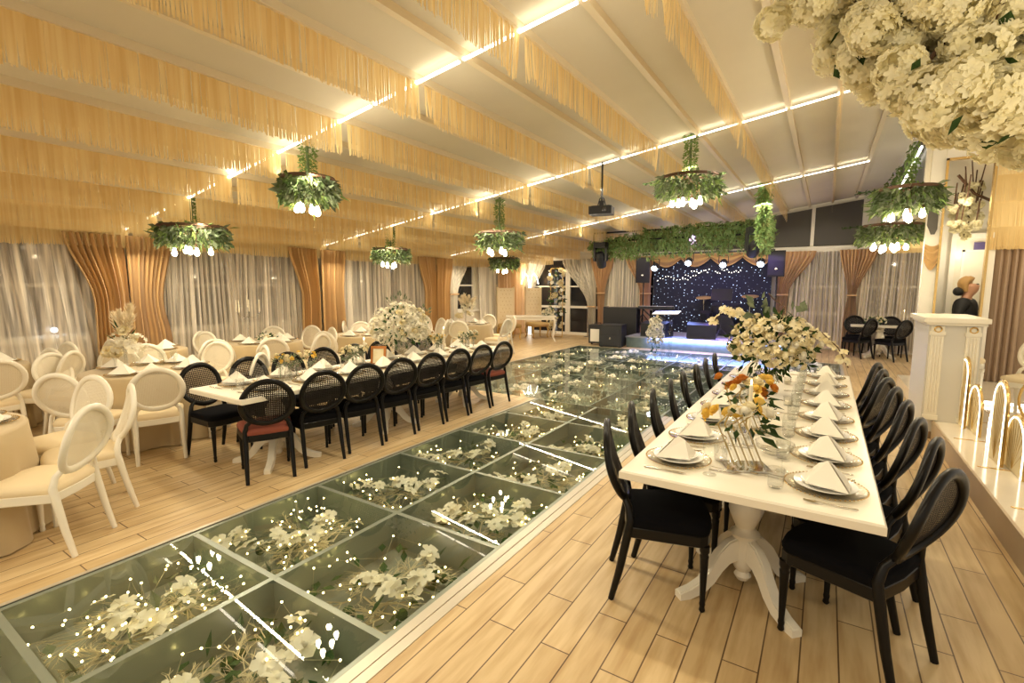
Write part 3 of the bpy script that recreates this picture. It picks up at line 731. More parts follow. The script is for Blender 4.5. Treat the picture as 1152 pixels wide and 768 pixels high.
def foliage(b, c, rad, n, l, w, up=.0, sq=(1,1,1)):
    for _ in range(n):
        d = rv(); p = Vector((c[0]+d.x*rad*sq[0]*R(.4,1), c[1]+d.y*rad*sq[1]*R(.4,1), c[2]+d.z*rad*sq[2]*R(.4,1)))
        b.leaf(p, d+Vector((0,0,up))+rv()*.5, rv(), l*R(.7,1.2), w*R(.7,1.2))
def bouquet(name, label, loc, rad, n, kinds, sq=(1,1,.8), leaves=120, group=None, size=1.0, cz=0, lm=LEAF, leafl=.08):
    t = thing(name, label, 'flowers', loc, 0, group)
    for i in range(n):
        z = 1-1.55*(i+.5)/n; a = i*2.39996; q = math.sqrt(max(0,1-z*z)); d = Vector((q*math.cos(a), q*math.sin(a), z))
        k = kinds[int(R(0,len(kinds)))]; j = R(.78,1.02)
        bloom(k, t, Vector((d.x*rad*sq[0]*j, d.y*rad*sq[1]*j, cz+d.z*rad*sq[2]*j)), d+rv()*.25, size*R(.8,1.25))
    b = MB(); foliage(b, (0,0,cz), rad*1.0, leaves, leafl, leafl*.5, .1, sq); b.build('foliage', lm, t, smooth=False)
    b = MB()
    for k in range(7): a = k*.9; b.tube([(.012*math.cos(a),.012*math.sin(a),-.02),(rad*.35*math.cos(a),rad*.35*math.sin(a),cz)],.004,4)
    b.build('stem', STEM, t); return t

# ---- place settings
def charger_p():
    t = thing('charger_plate','c','plate'); b = MB(); b.lathe([(.0,.002),(.10,.002),(.125,.006),(.163,.014),(.165,.017),(.125,.010),(.10,.006),(0,.006)],36,cap=False); b.build('plate_glass', CHARGER, t, angle=60)
    b = MB()
    for k in range(54): a = 2*PI*k/54; b.ball((.166*math.cos(a),.166*math.sin(a),.0165),.0042,5,4)
    b.build('beaded_rim', GOLD, t); return t
def plate_p(name, r, h):
    b = MB(); b.lathe([(0,.001),(r*.6,.001),(r*.68,.006),(r,.016),(r*1.0,.019),(r*.69,.010),(r*.6,.006),(0,.006)],32,cap=False); o = b.build(name, CHINA, angle=60); return tag(o,'p'+name,'plate')
def napkin_p():
    b = MB()
    b.add([(-.112,-.08,0),(.112,-.08,0),(.07,.085,0),(-.07,.085,0),(0,-.0,.10),(.0,.035,.085)],[(0,1,4),(1,2,5,4),(2,3,5),(3,0,4,5)])
    b.add([(-.10,-.085,.001),(.0,-.09,.003),(0,-.004,.104),(.10,-.085,.001)],[(0,1,2),(1,3,2)])
    o = b.build('folded_napkin', NAPKIN, smooth=False); return tag(o,'n','napkin')
def fork_p(s=1):
    b = MB(); b.tube([(0,-.10,.004),(0,-.02,.003),(0,.04,.006),(0,.055,.006)],[.0045,.003,.0028,.006],6,flat=.5)
    for k in range(4): x = -.009+.006*k; b.tube([(x*.7,.052,.006),(x,.065,.004),(x,.10,.007)],[.0022,.002,.001],4)
    b.box(-.0115,.0115,.05,.058,.004,.0065); b.v = [(x*s,y*s,z*s) for x,y,z in b.v]
    o = b.build('dinner_fork' if s==1 else 'dessert_fork', STEEL, angle=60); return tag(o,'f%d'%(s*10),'fork')
def knife_p(s=1):
    b = MB(); b.tube([(0,-.105,.004),(0,-.01,.004)],[.006,.0045],6,flat=.6); b.prism([(-.004,-.01),(.006,-.005),(.009,.05),(.007,.09),(0,.105),(-.004,.09)],2,.003,.0048); b.v = [(x*s,y*s,z*s) for x,y,z in b.v]
    o = b.build('dinner_knife' if s==1 else 'butter_knife', STEEL, angle=50); return tag(o,'k%d'%(s*10),'knife')
def wine_p(h=.19, r=.036):
    b = MB(); b.lathe([(0,.002),(r*.9,.002),(r*.9,.004),(.006,.008),(.0035,.015),(.0035,h*.42),(.008,h*.46),(r*.8,h*.56),(r,h*.70),(r*.93,h*.85),(r*.82,h)],18,cap=False)
    o = b.build('wine_glass', GLASS, angle=70); return tag(o,'w%g'%h,'glass')
def tumbler_p():
    b = MB(); b.lathe([(0,.003),(.028,.003),(.033,.01),(.037,.095),(.035,.095),(.031,.014),(0,.01)],16,cap=False); o = b.build('water_tumbler', CRYSTAL, angle=60); return tag(o,'t','glass')
chp, dpl, spl, nap = Proto(charger_p()), Proto(plate_p('dinner_plate',.128,0)), Proto(plate_p('side_plate',.10,0)), Proto(napkin_p())
frk, knf, dfk, bkn = Proto(fork_p()), Proto(knife_p()), Proto(fork_p(.72)), Proto(knife_p(.72))
wg1, tmb = Proto(wine_p()), Proto(tumbler_p())
TZ = .762
def setting(x, y, a, who, tbl, full=True):
    """a is the direction the diner faces; local +Y points to the table middle"""
    def P(lx, ly, z): return (x+lx*math.cos(a)-ly*math.sin(a), y+lx*math.sin(a)+ly*math.cos(a), TZ+z)
    w = who+', '+tbl.replace(' banquet',''); gp = ' on the '+tbl
    chp('gold-beaded glass charger, '+w, P(0,0,0), a, 'charger plates'+gp)
    dpl('white dinner plate, '+w, P(0,0,.011), a, 'dinner plates'+gp)
    spl('white side plate, '+w, P(0,0,.022), a, 'side plates'+gp)
    nap('peaked linen napkin, '+w, P(0,-.005,.034), a+R(-.12,.12), 'napkins'+gp)
    if not full: return
    frk('steel dinner fork, '+w, P(-.195,-.02,0), a+R(-.08,.08), 'dinner forks'+gp)
    knf('steel dinner knife, '+w, P(.19,-.02,0), a+R(-.08,.08), 'dinner knives'+gp)
    dfk('small dessert fork, '+w, P(.02,.245,0), a+R(-.2,.2), 'dessert forks'+gp)
    bkn('small butter knife, '+w, P(.055,.245,0), a+R(-.2,.2), 'small knives'+gp)
    wg1('wine glass, '+w, P(.13,.185,0), a, 'wine glasses'+gp)
    tmb('glass tumbler, '+w, P(-.11,.195,0), a, 'tumblers'+gp)
for i in range(8):
    y = 2.64+.462*i; w = '%s place from near end' % ORD[i]
    setting(-.62, y, EAST, w+', glass floor side', 'right banquet table')
    setting(.05, y-.02, WEST, w+', platform side', 'right banquet table')
    setting(-4.24, 2.46+.475*i, WEST, w+', glass floor side', 'left banquet table', i<3)
    setting(-4.66, 2.45+.475*i, EAST, w+', window side', 'left banquet table', i<3)
cnt = {}
for tn,tx,ty,tr,u,dn in SEATS:
    a = math.atan2(u.x,-u.y)
    q = tr-.20; x, y = tx+u.x*q, ty+u.y*q
    key = (tn,dn); cnt[key] = cnt.get(key,0)+1
    w = dn+' of the '+TN[tn]; gp = ' on the beige round tables'
    chp('glass charger plate, '+w,(x,y,TZ+.002),a,'charger plates'+gp); dpl('white dinner plate, '+w,(x,y,TZ+.013),a,'dinner plates'+gp)
    nap('white peaked napkin, '+w,(x,y,TZ+.024),a,'napkins'+gp)
    if tn in 'AB': wg1('stemmed wine glass, '+w,(x-u.x*.2+u.y*.12,y-u.y*.2-u.x*.12,TZ+.002),a,'wine glasses'+gp)

# ---- right table centrepieces
def acrylic_stand(label, x, y, kinds, rz):
    t = thing('acrylic_vase', label, 'vase', (x,y,TZ), rz, 'acrylic flower holders')
    b = MB(); b.box(-.11,.11,-.075,.075,0,.008); b.build('mirror_base', CHROME, t, smooth=False)
    for k in range(5):
        b = MB(); xk = -.07+.035*k; b.tube([(xk,-.02,.01),(xk-.06,.02,.19)],.013,8,cap=False); b.build('acrylic_tube', CRYSTAL, t)
    f = thing('flower_spray', kinds[0], 'flowers', (x,y,TZ), rz, 'flower sprays in acrylic holders')
    for k in range(15):
        d = Vector((R(-1,1),R(-.7,.7),R(-.2,1))); bloom(kinds[1][k % len(kinds[1])], f, Vector((-.02,.02,.27))+Vector((d.x*.16,d.y*.13,d.z*.08)), d+Vector((0,0,.4)), R(1.05,1.35))
    b = MB(); foliage(b,(-.02,.02,.24),.15,26,.06,.035,.0,(1.1,.8,.6))
    b.leaf((.08,0,.19),(1,-.2,-.3),(0,0,1),.12,.075); b.leaf((.10,.03,.21),(1,.4,-.1),(0,0,1),.12,.07); b.leaf((.05,-.04,.18),(.6,-.9,-.4),(0,0,1),.11,.07); b.build('foliage', LEAFD, f, smooth=False)
    b = MB()
    for k in range(5): xk = -.07+.035*k; b.tube([(xk+.01,-.02,.015),(xk-.07,.02,.22),(xk-.03+R(-.05,.05),.03,.28)],.0045,5)
    b.build('stem', STEMG, f)
acrylic_stand('slanted clear acrylic flower holder on mirror base at near end of right table', -.30, 2.72, ('yellow and cream rose spray at near end of right banquet table',['rose_yellow','rose_yellow','rose_cream','rose_yellow','rose_white']), .45)
acrylic_stand('slanted clear acrylic flower holder behind the nearest one on right table', -.36, 3.42, ('yellow and orange rose spray in front of the hurricane candle',['rose_yellow','rose_orange','rose_yellow','rose_orange','rose_cream']), .4)
def bowl_mb(r, h): b = MB(); b.lathe([(0,.004),(r*.5,.004),(r*.9,h*.5),(r,h),(r*.95,h),(r*.85,h*.5),(0,.012)],24,cap=False); return b
o = bowl_mb(.10,.07).build('glass_bowl', CRYSTAL, angle=60); o.location = (-.19,3.02,TZ); tag(o,'low clear glass bowl beside the nearest rose spray','bowl')
def taper(label, x, y, h, z=TZ):
    t = thing('taper_candle', label, 'candle', (x,y,z), 0, 'taper candles')
    b = MB(); b.lathe([(0,0),(.035,0),(.03,.012),(.012,.03),(.018,.055),(.014,.06)],14); b.build('candle_holder', CRYSTAL, t, angle=60)
    b = MB(); b.lathe([(.011,.04),(.010,h),(.002,h+.003)],10); b.build('wax', CANDLE, t, angle=60)
    b = MB(); b.lathe([(.001,h+.004),(.006,h+.014),(.001,h+.034)],8); b.build('flame', FLAME, t)
taper('tall ivory taper candle lit behind the nearest rose spray', -.335, 3.12, .36)
t = thing('hurricane_candle','pillar candle in a clear hurricane glass on right banquet table','candle',(-.375,3.86,TZ))
b = MB(); b.lathe([(0,0),(.06,0),(.055,.015),(.018,.03),(.016,.10),(.05,.125),(.072,.15),(.074,.30),(.068,.30),(.066,.155),(0,.13)],22,cap=False); b.build('hurricane_glass', CRYSTAL, t, angle=50)
b = MB(); b.lathe([(.045,.135),(.045,.24),(.03,.243),(.002,.24)],18); b.build('wax', pm('glowing_wax',(.9,.72,.4),.5,emit=(1,.6,.2),es=.6), t, angle=50)
b = MB(); b.lathe([(.001,.242),(.006,.255),(.001,.275)],8); b.build('flame', FLAME, t)
b = MB(); foliage(b,(.06,-.08,.09),.05,14,.045,.035); o = b.build('ivy_sprig', LEAFD, smooth=False); o.location=(-.33,3.72,TZ); tag(o,'small dark green sprig at the foot of hurricane candle','leaves')
def urn(label, x, y, h, r, mat, group=None):
    t = thing('footed_urn', label, 'vase', (x,y,TZ), 0, group)
    b = MB(); b.lathe([(0,0),(r*.6,0),(r*.55,.012),(r*.18,.035),(r*.16,h*.35),(r*.3,h*.42),(r*.75,h*.62),(r,h),(r*.94,h),(r*.68,h*.64),(0,h*.5)],24,cap=False); b.build('bowl', mat, t, angle=50)
    b = MB(); b.torus(r*.98,r*.98,.006,.006,28,6,T(0,0,h,rx=PI/2)); b.build('rim', mat, t); return t
urn('silver glass urn under the big cream bouquet on right table', -.37, 4.78, .17, .11, CRYSTAL)
bq = bouquet('rose_bouquet','huge cream rose and orchid bouquet on the right banquet table',(-.37,4.78,TZ+.15),.34,96,['rose_cream','rose_white','rose_cream','rose_cream','orchid_cream','hydrangea_cream'],(1.05,.9,.82),260,None,1.02,.27,LEAFD,.085)
for sgn, pts in ((-1,[(-.15,0,.42),(-.28,0,.56),(-.42,-.02,.55),(-.50,-.03,.42)]),(1,[(.2,0,.42),(.36,0,.40),(.48,.02,.28),(.56,.02,.12)]),(0,[(.05,0,.45),(.08,.02,.6),(.0,.02,.66),(-.05,0,.72)])):
    b = MB(); b.tube([Vector(p) for p in pts],.005,5); b.build('orchid_stem', BRANCH, bq)
    for i in range(3):
        p0, p1 = Vector(pts[i]), Vector(pts[i+1])
        for q in (.2,.5,.8):
            if sgn: bloom('orchid_cream', bq, p0.lerp(p1,q)+rv()*.02, rv()+Vector((0,-1,.3)), R(.8,1.1))
b = MB(); foliage(b,(-.1,0,.56),.13,14,.10,.07,.6); foliage(b,(.16,0,.52),.1,10,.09,.07,.6); b.build('eucalyptus_leaves', EUCA, bq, smooth=False)
for i,(x,y) in enumerate(((-.20,4.35),(-.44,4.4),(-.26,5.3),(-.42,5.45))):
    t = thing('votive_candle','small %s votive glass, %s along the right table middle' % (['clear','clear','silver','silver'][i],ORD[i]),'candle',(x,y,TZ),0,'votives on the right banquet table')
    b = MB(); b.lathe([(0,0),(.03,0),(.034,.07),(.031,.07),(.027,.008),(0,.008)],14,cap=False); b.build('votive_glass', CRYSTAL, t, angle=50); b = MB(); b.lathe([(.024,.01),(.024,.035),(.001,.036)],10); b.build('wax', CANDLE, t)

# ---- left table decorations
def bud_row(y0, n, kinds, lab, x=-4.47):
    for k in range(n):
        yy = y0+.095*k; xx = x+R(-.05,.05)
        b = MB(); b.lathe([(0,0),(.026,0),(.03,.02),(.022,.07),(.014,.12),(.022,.165),(.019,.165),(.011,.12),(.018,.07),(0,.02)],12,cap=False); o = b.build('bud_vase', CRYSTAL, angle=60); o.location=(xx,yy,TZ)
        tag(o,'slender glass bud vase, %s %s' % (ORD[k],lab),'vase','bud vases on the left banquet table')
        t = thing('bud_flowers','small %s rose bunch in bud vase, %s %s' % (kinds[0],ORD[k],lab),'flowers',(xx,yy,TZ+.1),0,'bud vase flowers on the left banquet table')
        for j in range(5): d = rv(); bloom(kinds[1+j%(len(kinds)-1)], t, Vector((d.x*.05,d.y*.05,.13+.035*d.z)), d+Vector((0,0,1)), R(.65,.85))
        b = MB(); foliage(b,(0,0,.09),.055,22,.05,.025,.3); b.build('foliage', EUCA, t, smooth=False)
        b = MB(); b.tube([(0,0,-.08),(.01,0,.1)],.004,4); b.build('stem', STEM, t)
bud_row(2.78,4,['yellow','rose_yellow','rose_cream'],'at the near end of left table')
bud_row(3.52,4,['cream','rose_cream','rose_white'],'before the picture frame')
bud_row(4.92,4,['cream','rose_cream','rose_yellow'],'beyond the white bouquet')
bud_row(5.62,4,['white','rose_white','rose_cream'],'at the far end of left table')
urn('cut crystal urn under the white bouquet on left table', -4.50, 4.42, .24, .14, CRYSTAL)
bw = bouquet('rose_bouquet','big round white rose bouquet in crystal urn on left table',(-4.50,4.42,TZ+.22),.32,96,['rose_white','rose_cream','hydrangea','rose_white'],(1.1,1.1,.85),170,None,1.08,.20,LEAF,.075)
b = MB(); foliage(b,(0,0,.50),.12,26,.06,.03,1.2,(1.4,1.4,1)); foliage(b,(.2,.2,.36),.1,14,.06,.03,.8); b.build('eucalyptus_leaves', EUCA, bw, smooth=False)
t = thing('picture_frame','copper coloured frame with cream card on left banquet table','picture frame',tuple(at(407,408,2,TZ)),.55)
t.location.x = -4.40; t.location.y = 3.95
b = MB(); M = T(0,0,0,rx=-.2)
for x0,x1,z0,z1 in ((-.09,.09,0,.03),(-.09,.09,.20,.23),(-.09,-.062,.03,.20),(.062,.09,.03,.20)): b.box(x0,x1,-.01,.01,z0,z1,M)
b.build('frame', pm('copper_frame',(.45,.17,.04),.35,.5), t, smooth=False)
b = MB(); b.box(-.062,.062,-.004,.004,.03,.20,M); b.build('card', CREAMP, t, smooth=False)
b = MB(); b.box(-.02,.02,0,.10,0,.012); b.build('stand', GOLDP, t, smooth=False)
taper('ivory taper candle before the picture frame on left table', -4.55, 3.88, .30); taper('ivory taper candle beyond the white bouquet on left table', -4.42, 5.16, .34)
# ---- pampas centrepieces
def pampas(label, loc, nplume, hh, grp):
    z0 = loc[2]
    t = thing('pampas_arrangement', label, 'flowers', loc, 0, grp)
    for k in range(nplume):
        a = -.9+1.8*k/(nplume-1)+R(-.1,.1); tip = Vector((math.sin(a)*.34, R(-.1,.1), hh*R(.82,1.0))); b = MB()
        base = Vector((0,0,.32)); ax = (tip-base)
        for q in range(170):
            u = R(.15,1); p = base+ax*u+Vector((0,0,-.05*u*u)); w = .075*math.sin(PI*min(1,u*.95+.05))**.7+.015
            d = (ax.normalized()+rv()*.55).normalized(); b.leaf(p+rv()*.012, d, rv(), w*R(.9,1.6), .007)
        b.tube([(0,0,.05),base,base+ax*.9],.003,4); b.build('pampas_plume', PAMPAS, t, smooth=False)
    return t
def table_pampas(tn, label, vlab, grp='pampas centrepieces', dx=0, dy=0):
    x, y, r = TB[tn]; x += dx; y += dy
    b = MB(); b.lathe([(0,0),(.05,0),(.05,.008),(.022,.02),(.018,.2),(.03,.30),(.032,.33),(.028,.33),(.014,.2),(0,.03)],14,cap=False); o = b.build('tall_vase', CRYSTAL, angle=60); o.location=(x,y,TZ+.002); tag(o, vlab, 'vase', 'tall vases on beige tables')
    p = pampas(label,(x,y,TZ),5,.80,grp)
    for k in range(7):
        a = k*.9; d = Vector((math.cos(a),math.sin(a)*.6,.3)); bloom(['orchid','hydrangea','rose_cream','orchid'][k%4], p, Vector((.06+d.x*.15,d.y*.12,.34+R(-.1,.14))), d, R(1.2,1.7))
    b = MB(); foliage(b,(.02,0,.4),.1,12,.14,.012,1.5); b.build('grass_blades', LEAF, p, smooth=False)
    q = thing('goblet_flowers','low cream hydrangea in a goblet beside '+vlab.split(' under ')[-1],'flowers',(x-.16,y-.05,TZ+.002),0,'goblet flowers')
    b = MB(); b.lathe([(0,0),(.04,0),(.008,.012),(.007,.10),(.035,.15),(.04,.18),(.036,.18),(0,.13)],14,cap=False); b.build('goblet', CRYSTAL, q, angle=60)
    for k in range(4): bloom('hydrangea_cream', q, Vector((.06*math.cos(k*1.6),.06*math.sin(k*1.6),.20)), (math.cos(k*1.6)*.4,math.sin(k*1.6)*.4,1), .95)
table_pampas('B','white pampas plumes with orchids above the nearest clothed table','clear tall vase under the nearest pampas plumes',dx=-.12,dy=-.18)
table_pampas('E','white pampas plumes on the farthest beige table near thrones','clear tall vase under the far pampas plumes')
t = thing('candelabra','tall crystal candelabra with five candles before the straight sheers','candelabra',(TB['C'][0]-.15,TB['C'][1]-.15,TZ))
b = MB(); b.lathe([(0,0),(.09,0),(.08,.02),(.02,.05),(.03,.1),(.014,.16),(.03,.24),(.012,.32),(.028,.40),(.01,.46),(.03,.5)],14); b.build('crystal_stem', CRYSTAL, t, angle=50)
for k in range(5):
    a = k*2*PI/5; r = .17 if k else 0; p = Vector((.18*math.cos(a),.18*math.sin(a),.5)) if k else Vector((0,0,.58))
    b = MB(); b.tube([(0,0,.42),(p.x*.6,p.y*.6,.40),(p.x,p.y,p.z)],.008,6); b.build('arm', CRYSTAL, t)
    b = MB(); b.lathe([(.010,p.z),(.009,p.z+.2),(.001,p.z+.203)],8,T(p.x,p.y,0)); b.build('candle', CANDLE, t)
q = bouquet('low_flowers','low white flower dome on the candelabra table',(TB['C'][0]+.2,TB['C'][1]-.05,TZ),.13,14,['rose_white','rose_cream','orchid'],(1.2,1.2,.6),30,None,1.0,.07)
q = bouquet('low_flowers','low white flowers on the small corner table far right',(1.05,14.42,TZ),.14,16,['rose_white','rose_cream'],(1.5,1,.7),60,None,1.0,.10)
taper('ivory taper candle on the small corner table far right',1.55,14.4,.34)
# ================================================================ glass floor and what lies under it
def twig_mb(n, l):
    b = MB()
    def grow(p, d, ln, r, dep):
        q = p+d*ln; q.z = max(.01, min(.19, q.z)); q.x = max(-.40,min(.40,q.x)); q.y = max(-.40,min(.40,q.y)); b.tube([p,q],[r,r*.7],3,cap=False)
        if dep == 0: return
        for _ in range(3):
            e = (d+rv()*.75); e.z *= .35; grow(p+(q-p)*R(.4,1), e.normalized(), ln*R(.5,.75), r*.65, dep-1)
    for k in range(n):
        a = R(0,6.28); grow(Vector((R(-.2,.2),R(-.2,.2),.04)), Vector((math.cos(a),math.sin(a),R(0,.45))).normalized(), l*R(.6,1), .006, 3)
    return b
def under(o, name, label, cat): return tag(o, label, cat)
tws = []
for k in range(3):
    b = twig_mb(16,.22); tws.append(Proto(tag(b.build('dry_twigs', TWIG, smooth=False),'tw%d'%k,'twigs')))
ors = []
for k in range(3):
    t = thing('orchid_spray','or%d'%k,'flowers')
    for j in range(9):
        bloom('orchid', t, Vector((-.2+.05*j,.05*math.sin(j*1.1)+R(-.04,.04),.12+R(-.03,.03))), Vector((R(-.6,.6),R(-.6,.6),1)), R(1.0,1.5))
    b = MB(); b.tube([(-.25,0,.06),(0,.03,.08),(.25,0,.08)],.005,4); b.build('stem', STEM, t)
    ors.append(Proto(t))
lvs = []
for k in range(2):
    b = MB()
    for j in range(60): x, y = R(-.42,.42), R(-.42,.42); b.leaf((x,y,R(.01,.10)), (R(-1,1),R(-1,1),R(0,.6)), (0,0,1), R(.06,.13), R(.03,.06))
    for j in range(6): b.ball((R(-.4,.4),R(-.4,.4),.04),R(.03,.05),8,5)
    o = tag(b.build('leaf_bed', [EUCA,LEAF][k], smooth=False),'lv%d'%k,'leaves'); o['kind'] = 'stuff'; lvs.append(Proto(o))
plv = []
for k in range(3):
    b = MB()
    for j in range(420): x, y = R(-.46,.46), R(-.46,.46); b.leaf((x,y,R(.0,.10)), (R(-1,1),R(-1,1),R(-.1,.7)), (R(-.4,.4),R(-.4,.4),1), R(.07,.16), R(.03,.07))
    o = tag(b.build('leaf_bed', PALEL, smooth=False),'pl%d'%k,'leaves'); o['kind'] = 'stuff'; plv.append(Proto(o))
frs = []
for k, n in enumerate((80, 30, 6)):
    t = thing('fairy_lights','fr%d'%k,'light string'); b = MB(); w = []
    for j in range(n):
        p = Vector((R(-.42,.42)*(.8 if j%3 else 1), R(-.42,.42), R(.06,.19))); w.append(p); b.ball(p,.0062 if k < 2 else .007,6,4)
    b.build('bulbs', FAIRY, t)
    b = MB(); w.sort(key=lambda p: math.atan2(p.y,p.x)); b.tube(w,.0012,3,cap=False); b.build('wire', TWIG, t)
    frs.append(Proto(t))
CW = ['left column of aisle','right column of aisle']
def cell(x0,x1,y0,y1,where,first,k,rich):
    cx_, cy_ = (x0+x1)/2, (y0+y1)/2; sx = x1-x0
    b = MB(); b.add([(x0+.02,y0+.02,-.003),(x1-.02,y0+.02,-.003),(x1-.02,y1-.02,-.003),(x0+.02,y1-.02,-.003)],[(0,1,2,3)])
    tag(b.build('glass_floor_panel', FGLASS, smooth=False),'clear walk-on glass floor panel, '+where,'glass panel','glass floor panels')
    z = -.235 if rich else -.17
    tws[k%3]('pale branching dry twigs under glass, '+where,(cx_,cy_,z),PI/2*int(R(0,4)),'dry twigs under the glass floor')
    (lvs[k%2] if rich else plv[k%3])(('bed of green leaves under glass, ' if rich else 'pale bed of leaves under glass, ')+where,(cx_,cy_,z-.01),PI/2*int(R(0,4)),'leaf beds under the glass floor')
    ors[k%3]('white orchid spray under glass, nearer one, '+where,(cx_+R(-.25,.05),cy_+R(-.3,-.05),z+.03),R(-.6,.6),'orchid sprays under the glass floor')
    if rich or k%2: ors[(k+1)%3]('white orchid spray under glass, farther one, '+where,(cx_+R(-.05,.22),cy_+R(.05,.28),z+.03),R(1,2.4),'orchid sprays under the glass floor')
    frs[0 if first else 1 if rich else 2]('warm fairy light string under glass, '+where,(cx_,cy_,z+.01),PI/2*int(R(0,4)),'fairy light strings under the glass floor',1.0)
k = 0
for j in range(7):
    for i,(x0,x1) in enumerate(((AX0+.02,AXM),(AXM,AX1-.02))):
        cell(x0,x1,AYS[j],AYS[j+1],'%s row, %s' % (ORD[j],CW[i]), j<3 and i==0, k, True); k += 1
for j in range(6):
    for i in range(6):
        cell(DX[i],DX[i+1],DY[j],DY[j+1],'%s row and %s column of the dance floor' % (ORD[j],ORD[i]), False, k, False); k += 1

# ================================================================ hanging greenery
def chandelier(label, px, rpy, rpx, base=None, rad=.38, nb=5, pole=True):
    """px: where its pole meets the ceiling; ring height follows from the measured ring"""
    top = at_ceiling(*px) if base is None else Vector(base)
    y = top.y; r = at(rpx, rpy, 1, y); z = r.z
    t = thing('greenery_chandelier', label, 'chandelier', (top.x, y, z), 0, 'round greenery chandeliers')
    h = max(.25, top.z - z)
    b = MB(); b.torus(rad,rad,.014,.012,36,6,T(0,0,0,rx=PI/2)); b.torus(rad*.97,rad*.97,.008,.008,36,5,T(0,0,.02,rx=PI/2)); b.box(-rad,rad,-.012,.012,-.01,.01); b.box(-.012,.012,-rad,rad,-.01,.01); b.build('ring', BRANCH, t)
    if pole:
        b = MB(); b.tube([(0,0,0),(0,0,h)],.018,6); b.build('pole', STEM, t)
        b = MB()
        for k in range(int(900*h)): a = R(0,6.28); q = R(.02,.075); b.leaf((q*math.cos(a),q*math.sin(a),R(.0,h-.02)),(math.cos(a),math.sin(a),R(-.8,.5)),rv(),R(.03,.05),R(.015,.025))
        b.build('ivy_wrap', IVY, t, smooth=False)
    for nm, m, n, l, w in (('foliage',LEAFC,380,.075,.05),('pale_foliage',EUCA,260,.10,.05),('fern_foliage',IVY,90,.15,.03)):
        b = MB()
        for k in range(n):
            a = R(0,6.28); q = rad*math.sqrt(R(.12,1.1)); b.leaf((q*math.cos(a),q*math.sin(a),R(-.22,.03)),(math.cos(a)*R(.2,1),math.sin(a)*R(.2,1),R(-1.3,.25)),rv(),l*R(.7,1.3),w*R(.8,1.2))
        b.build(nm, m, t, smooth=False)
    b = MB(); pts = [(rad*.9,0,0),(rad+.1,.02,.02),(rad+.22,.03,0)]; s = -1
    pts = [(s*p[0],p[1],p[2]) for p in pts]; b.tube(pts,.006,4)
    for k in range(14): u = R(0,1); b.leaf((pts[0][0]+(pts[2][0]-pts[0][0])*u,.02,.01),rv(),rv(),.05,.03)
    b.build('twig', LEAFD, t, smooth=False)
    for k in range(nb):
        a = k*2*PI/nb+.4; q = rad*(.55 if k else .1); zz = -.17-R(0,.05)
        b = MB(); b.tube([(q*math.cos(a),q*math.sin(a),-.02),(q*math.cos(a),q*math.sin(a),zz)],.004,4); b.lathe([(.013,zz-.05),(.013,zz)],8,T(q*math.cos(a),q*math.sin(a),0)); c = b.build('bulb_cord', BRANCH, t)
        b = MB(); b.lathe([(.012,zz-.045),(.02,zz-.075),(.032,zz-.115),(.026,zz-.145),(.004,zz-.158)],12,T(q*math.cos(a),q*math.sin(a),0)); b.build('bulb', BULB, c)
    return t
chandelier('greenery chandelier with glowing bulbs hanging nearest the camera, left of centre',(345,158),203,345,rad=.27,nb=4)
chandelier('greenery chandelier with trailing twig before the first caramel drapes',(214,220),257,212,rad=.40)
chandelier('small greenery chandelier above the big white bouquet',(439,255),281,440,rad=.33,nb=4)
chandelier('greenery chandelier over the middle of the left banquet table end',(562,222),263,562,rad=.36)
chandelier('greenery chandelier over the glass dance floor before the stage truss',(778,150),201,778,rad=.38,nb=6)
chandelier('greenery chandelier hanging low in front of the thrones',(568,264),291,568,rad=.33,nb=4)
chandelier('greenery chandelier in the side bay, lower of the two at right',None,255,999,base=(.72,8.9,3.9),rad=.36,nb=8,pole=False)
chandelier('greenery chandelier in the side bay, higher of the two at right',None,214,1019,base=(.74,7.45,3.9),rad=.30,nb=6,pole=False)

# near blossom canopy hanging into the top right corner
can = thing('blossom_canopy','large cream blossom branches hanging into the upper right corner','flowers',(0,0,0))
CREAMB = petal('blossom_petal', (.90,.86,.66), (.88,.82,.56), .45)
def clump():
    b = MB()
    for k in range(5):
        q = floret_mb(R(.04,.058),70,.016); o = rv()*R(.03,.07); b.add([(x+o.x,y+o.y,z+o.z) for x,y,z in q.v], q.f)
    return b
clm = [mesh_of(clump(),'blossom_cluster',CREAMB) for _ in range(4)]
poly = [(862,-30),(880,8),(905,6),(932,18),(935,52),(955,66),(985,70),(990,88),(1022,92),(1030,120),(1050,132),(1070,138),(1175,140),(1180,-30)]
def inside(x,y):
    c = False
    for i in range(len(poly)):
        (x1,y1),(x2,y2) = poly[i],poly[i-1]
        if (y1>y) != (y2>y) and x < (x2-x1)*(y-y1)/(y2-y1)+x1: c = not c
    return c
cn = 0; lf = MB(); brm = MB()
spots = []
for yy in range(-24,160,23):
    for xx in range(862,1185,23):
        if inside(xx,yy): spots.append((xx+R(-6,6),yy+R(-6,6)))
random.shuffle(spots)
for (xx,yy) in spots[:98]:
    Y = R(1.55,2.15); p = at(xx,yy,1,Y)
    o = bpy.data.objects.new('blossom_cluster', clm[cn%4]); COL.objects.link(o); o.parent = can; o.location = p; o.rotation_euler = (R(0,6),R(0,6),R(0,6)); s = R(.9,1.25); o.scale = (s,s,s); cn += 1
    for _ in range(2): lf.leaf(p+rv()*.07, rv(), rv(), .05, .028)
    brm.tube([p, p+Vector((R(.0,.15),R(-.1,.1),R(.15,.3)))],.006,4)
lf.build('leaves', LEAFD, can, smooth=False)
for k in range(6): x = .8+.22*k; brm.tube([(x+.3,1.9,3.4),(x,1.8+.1*(k%3),2.95),(x-.3,1.75,2.75)],.014,5)
brm.build('branches', BRANCH, can)

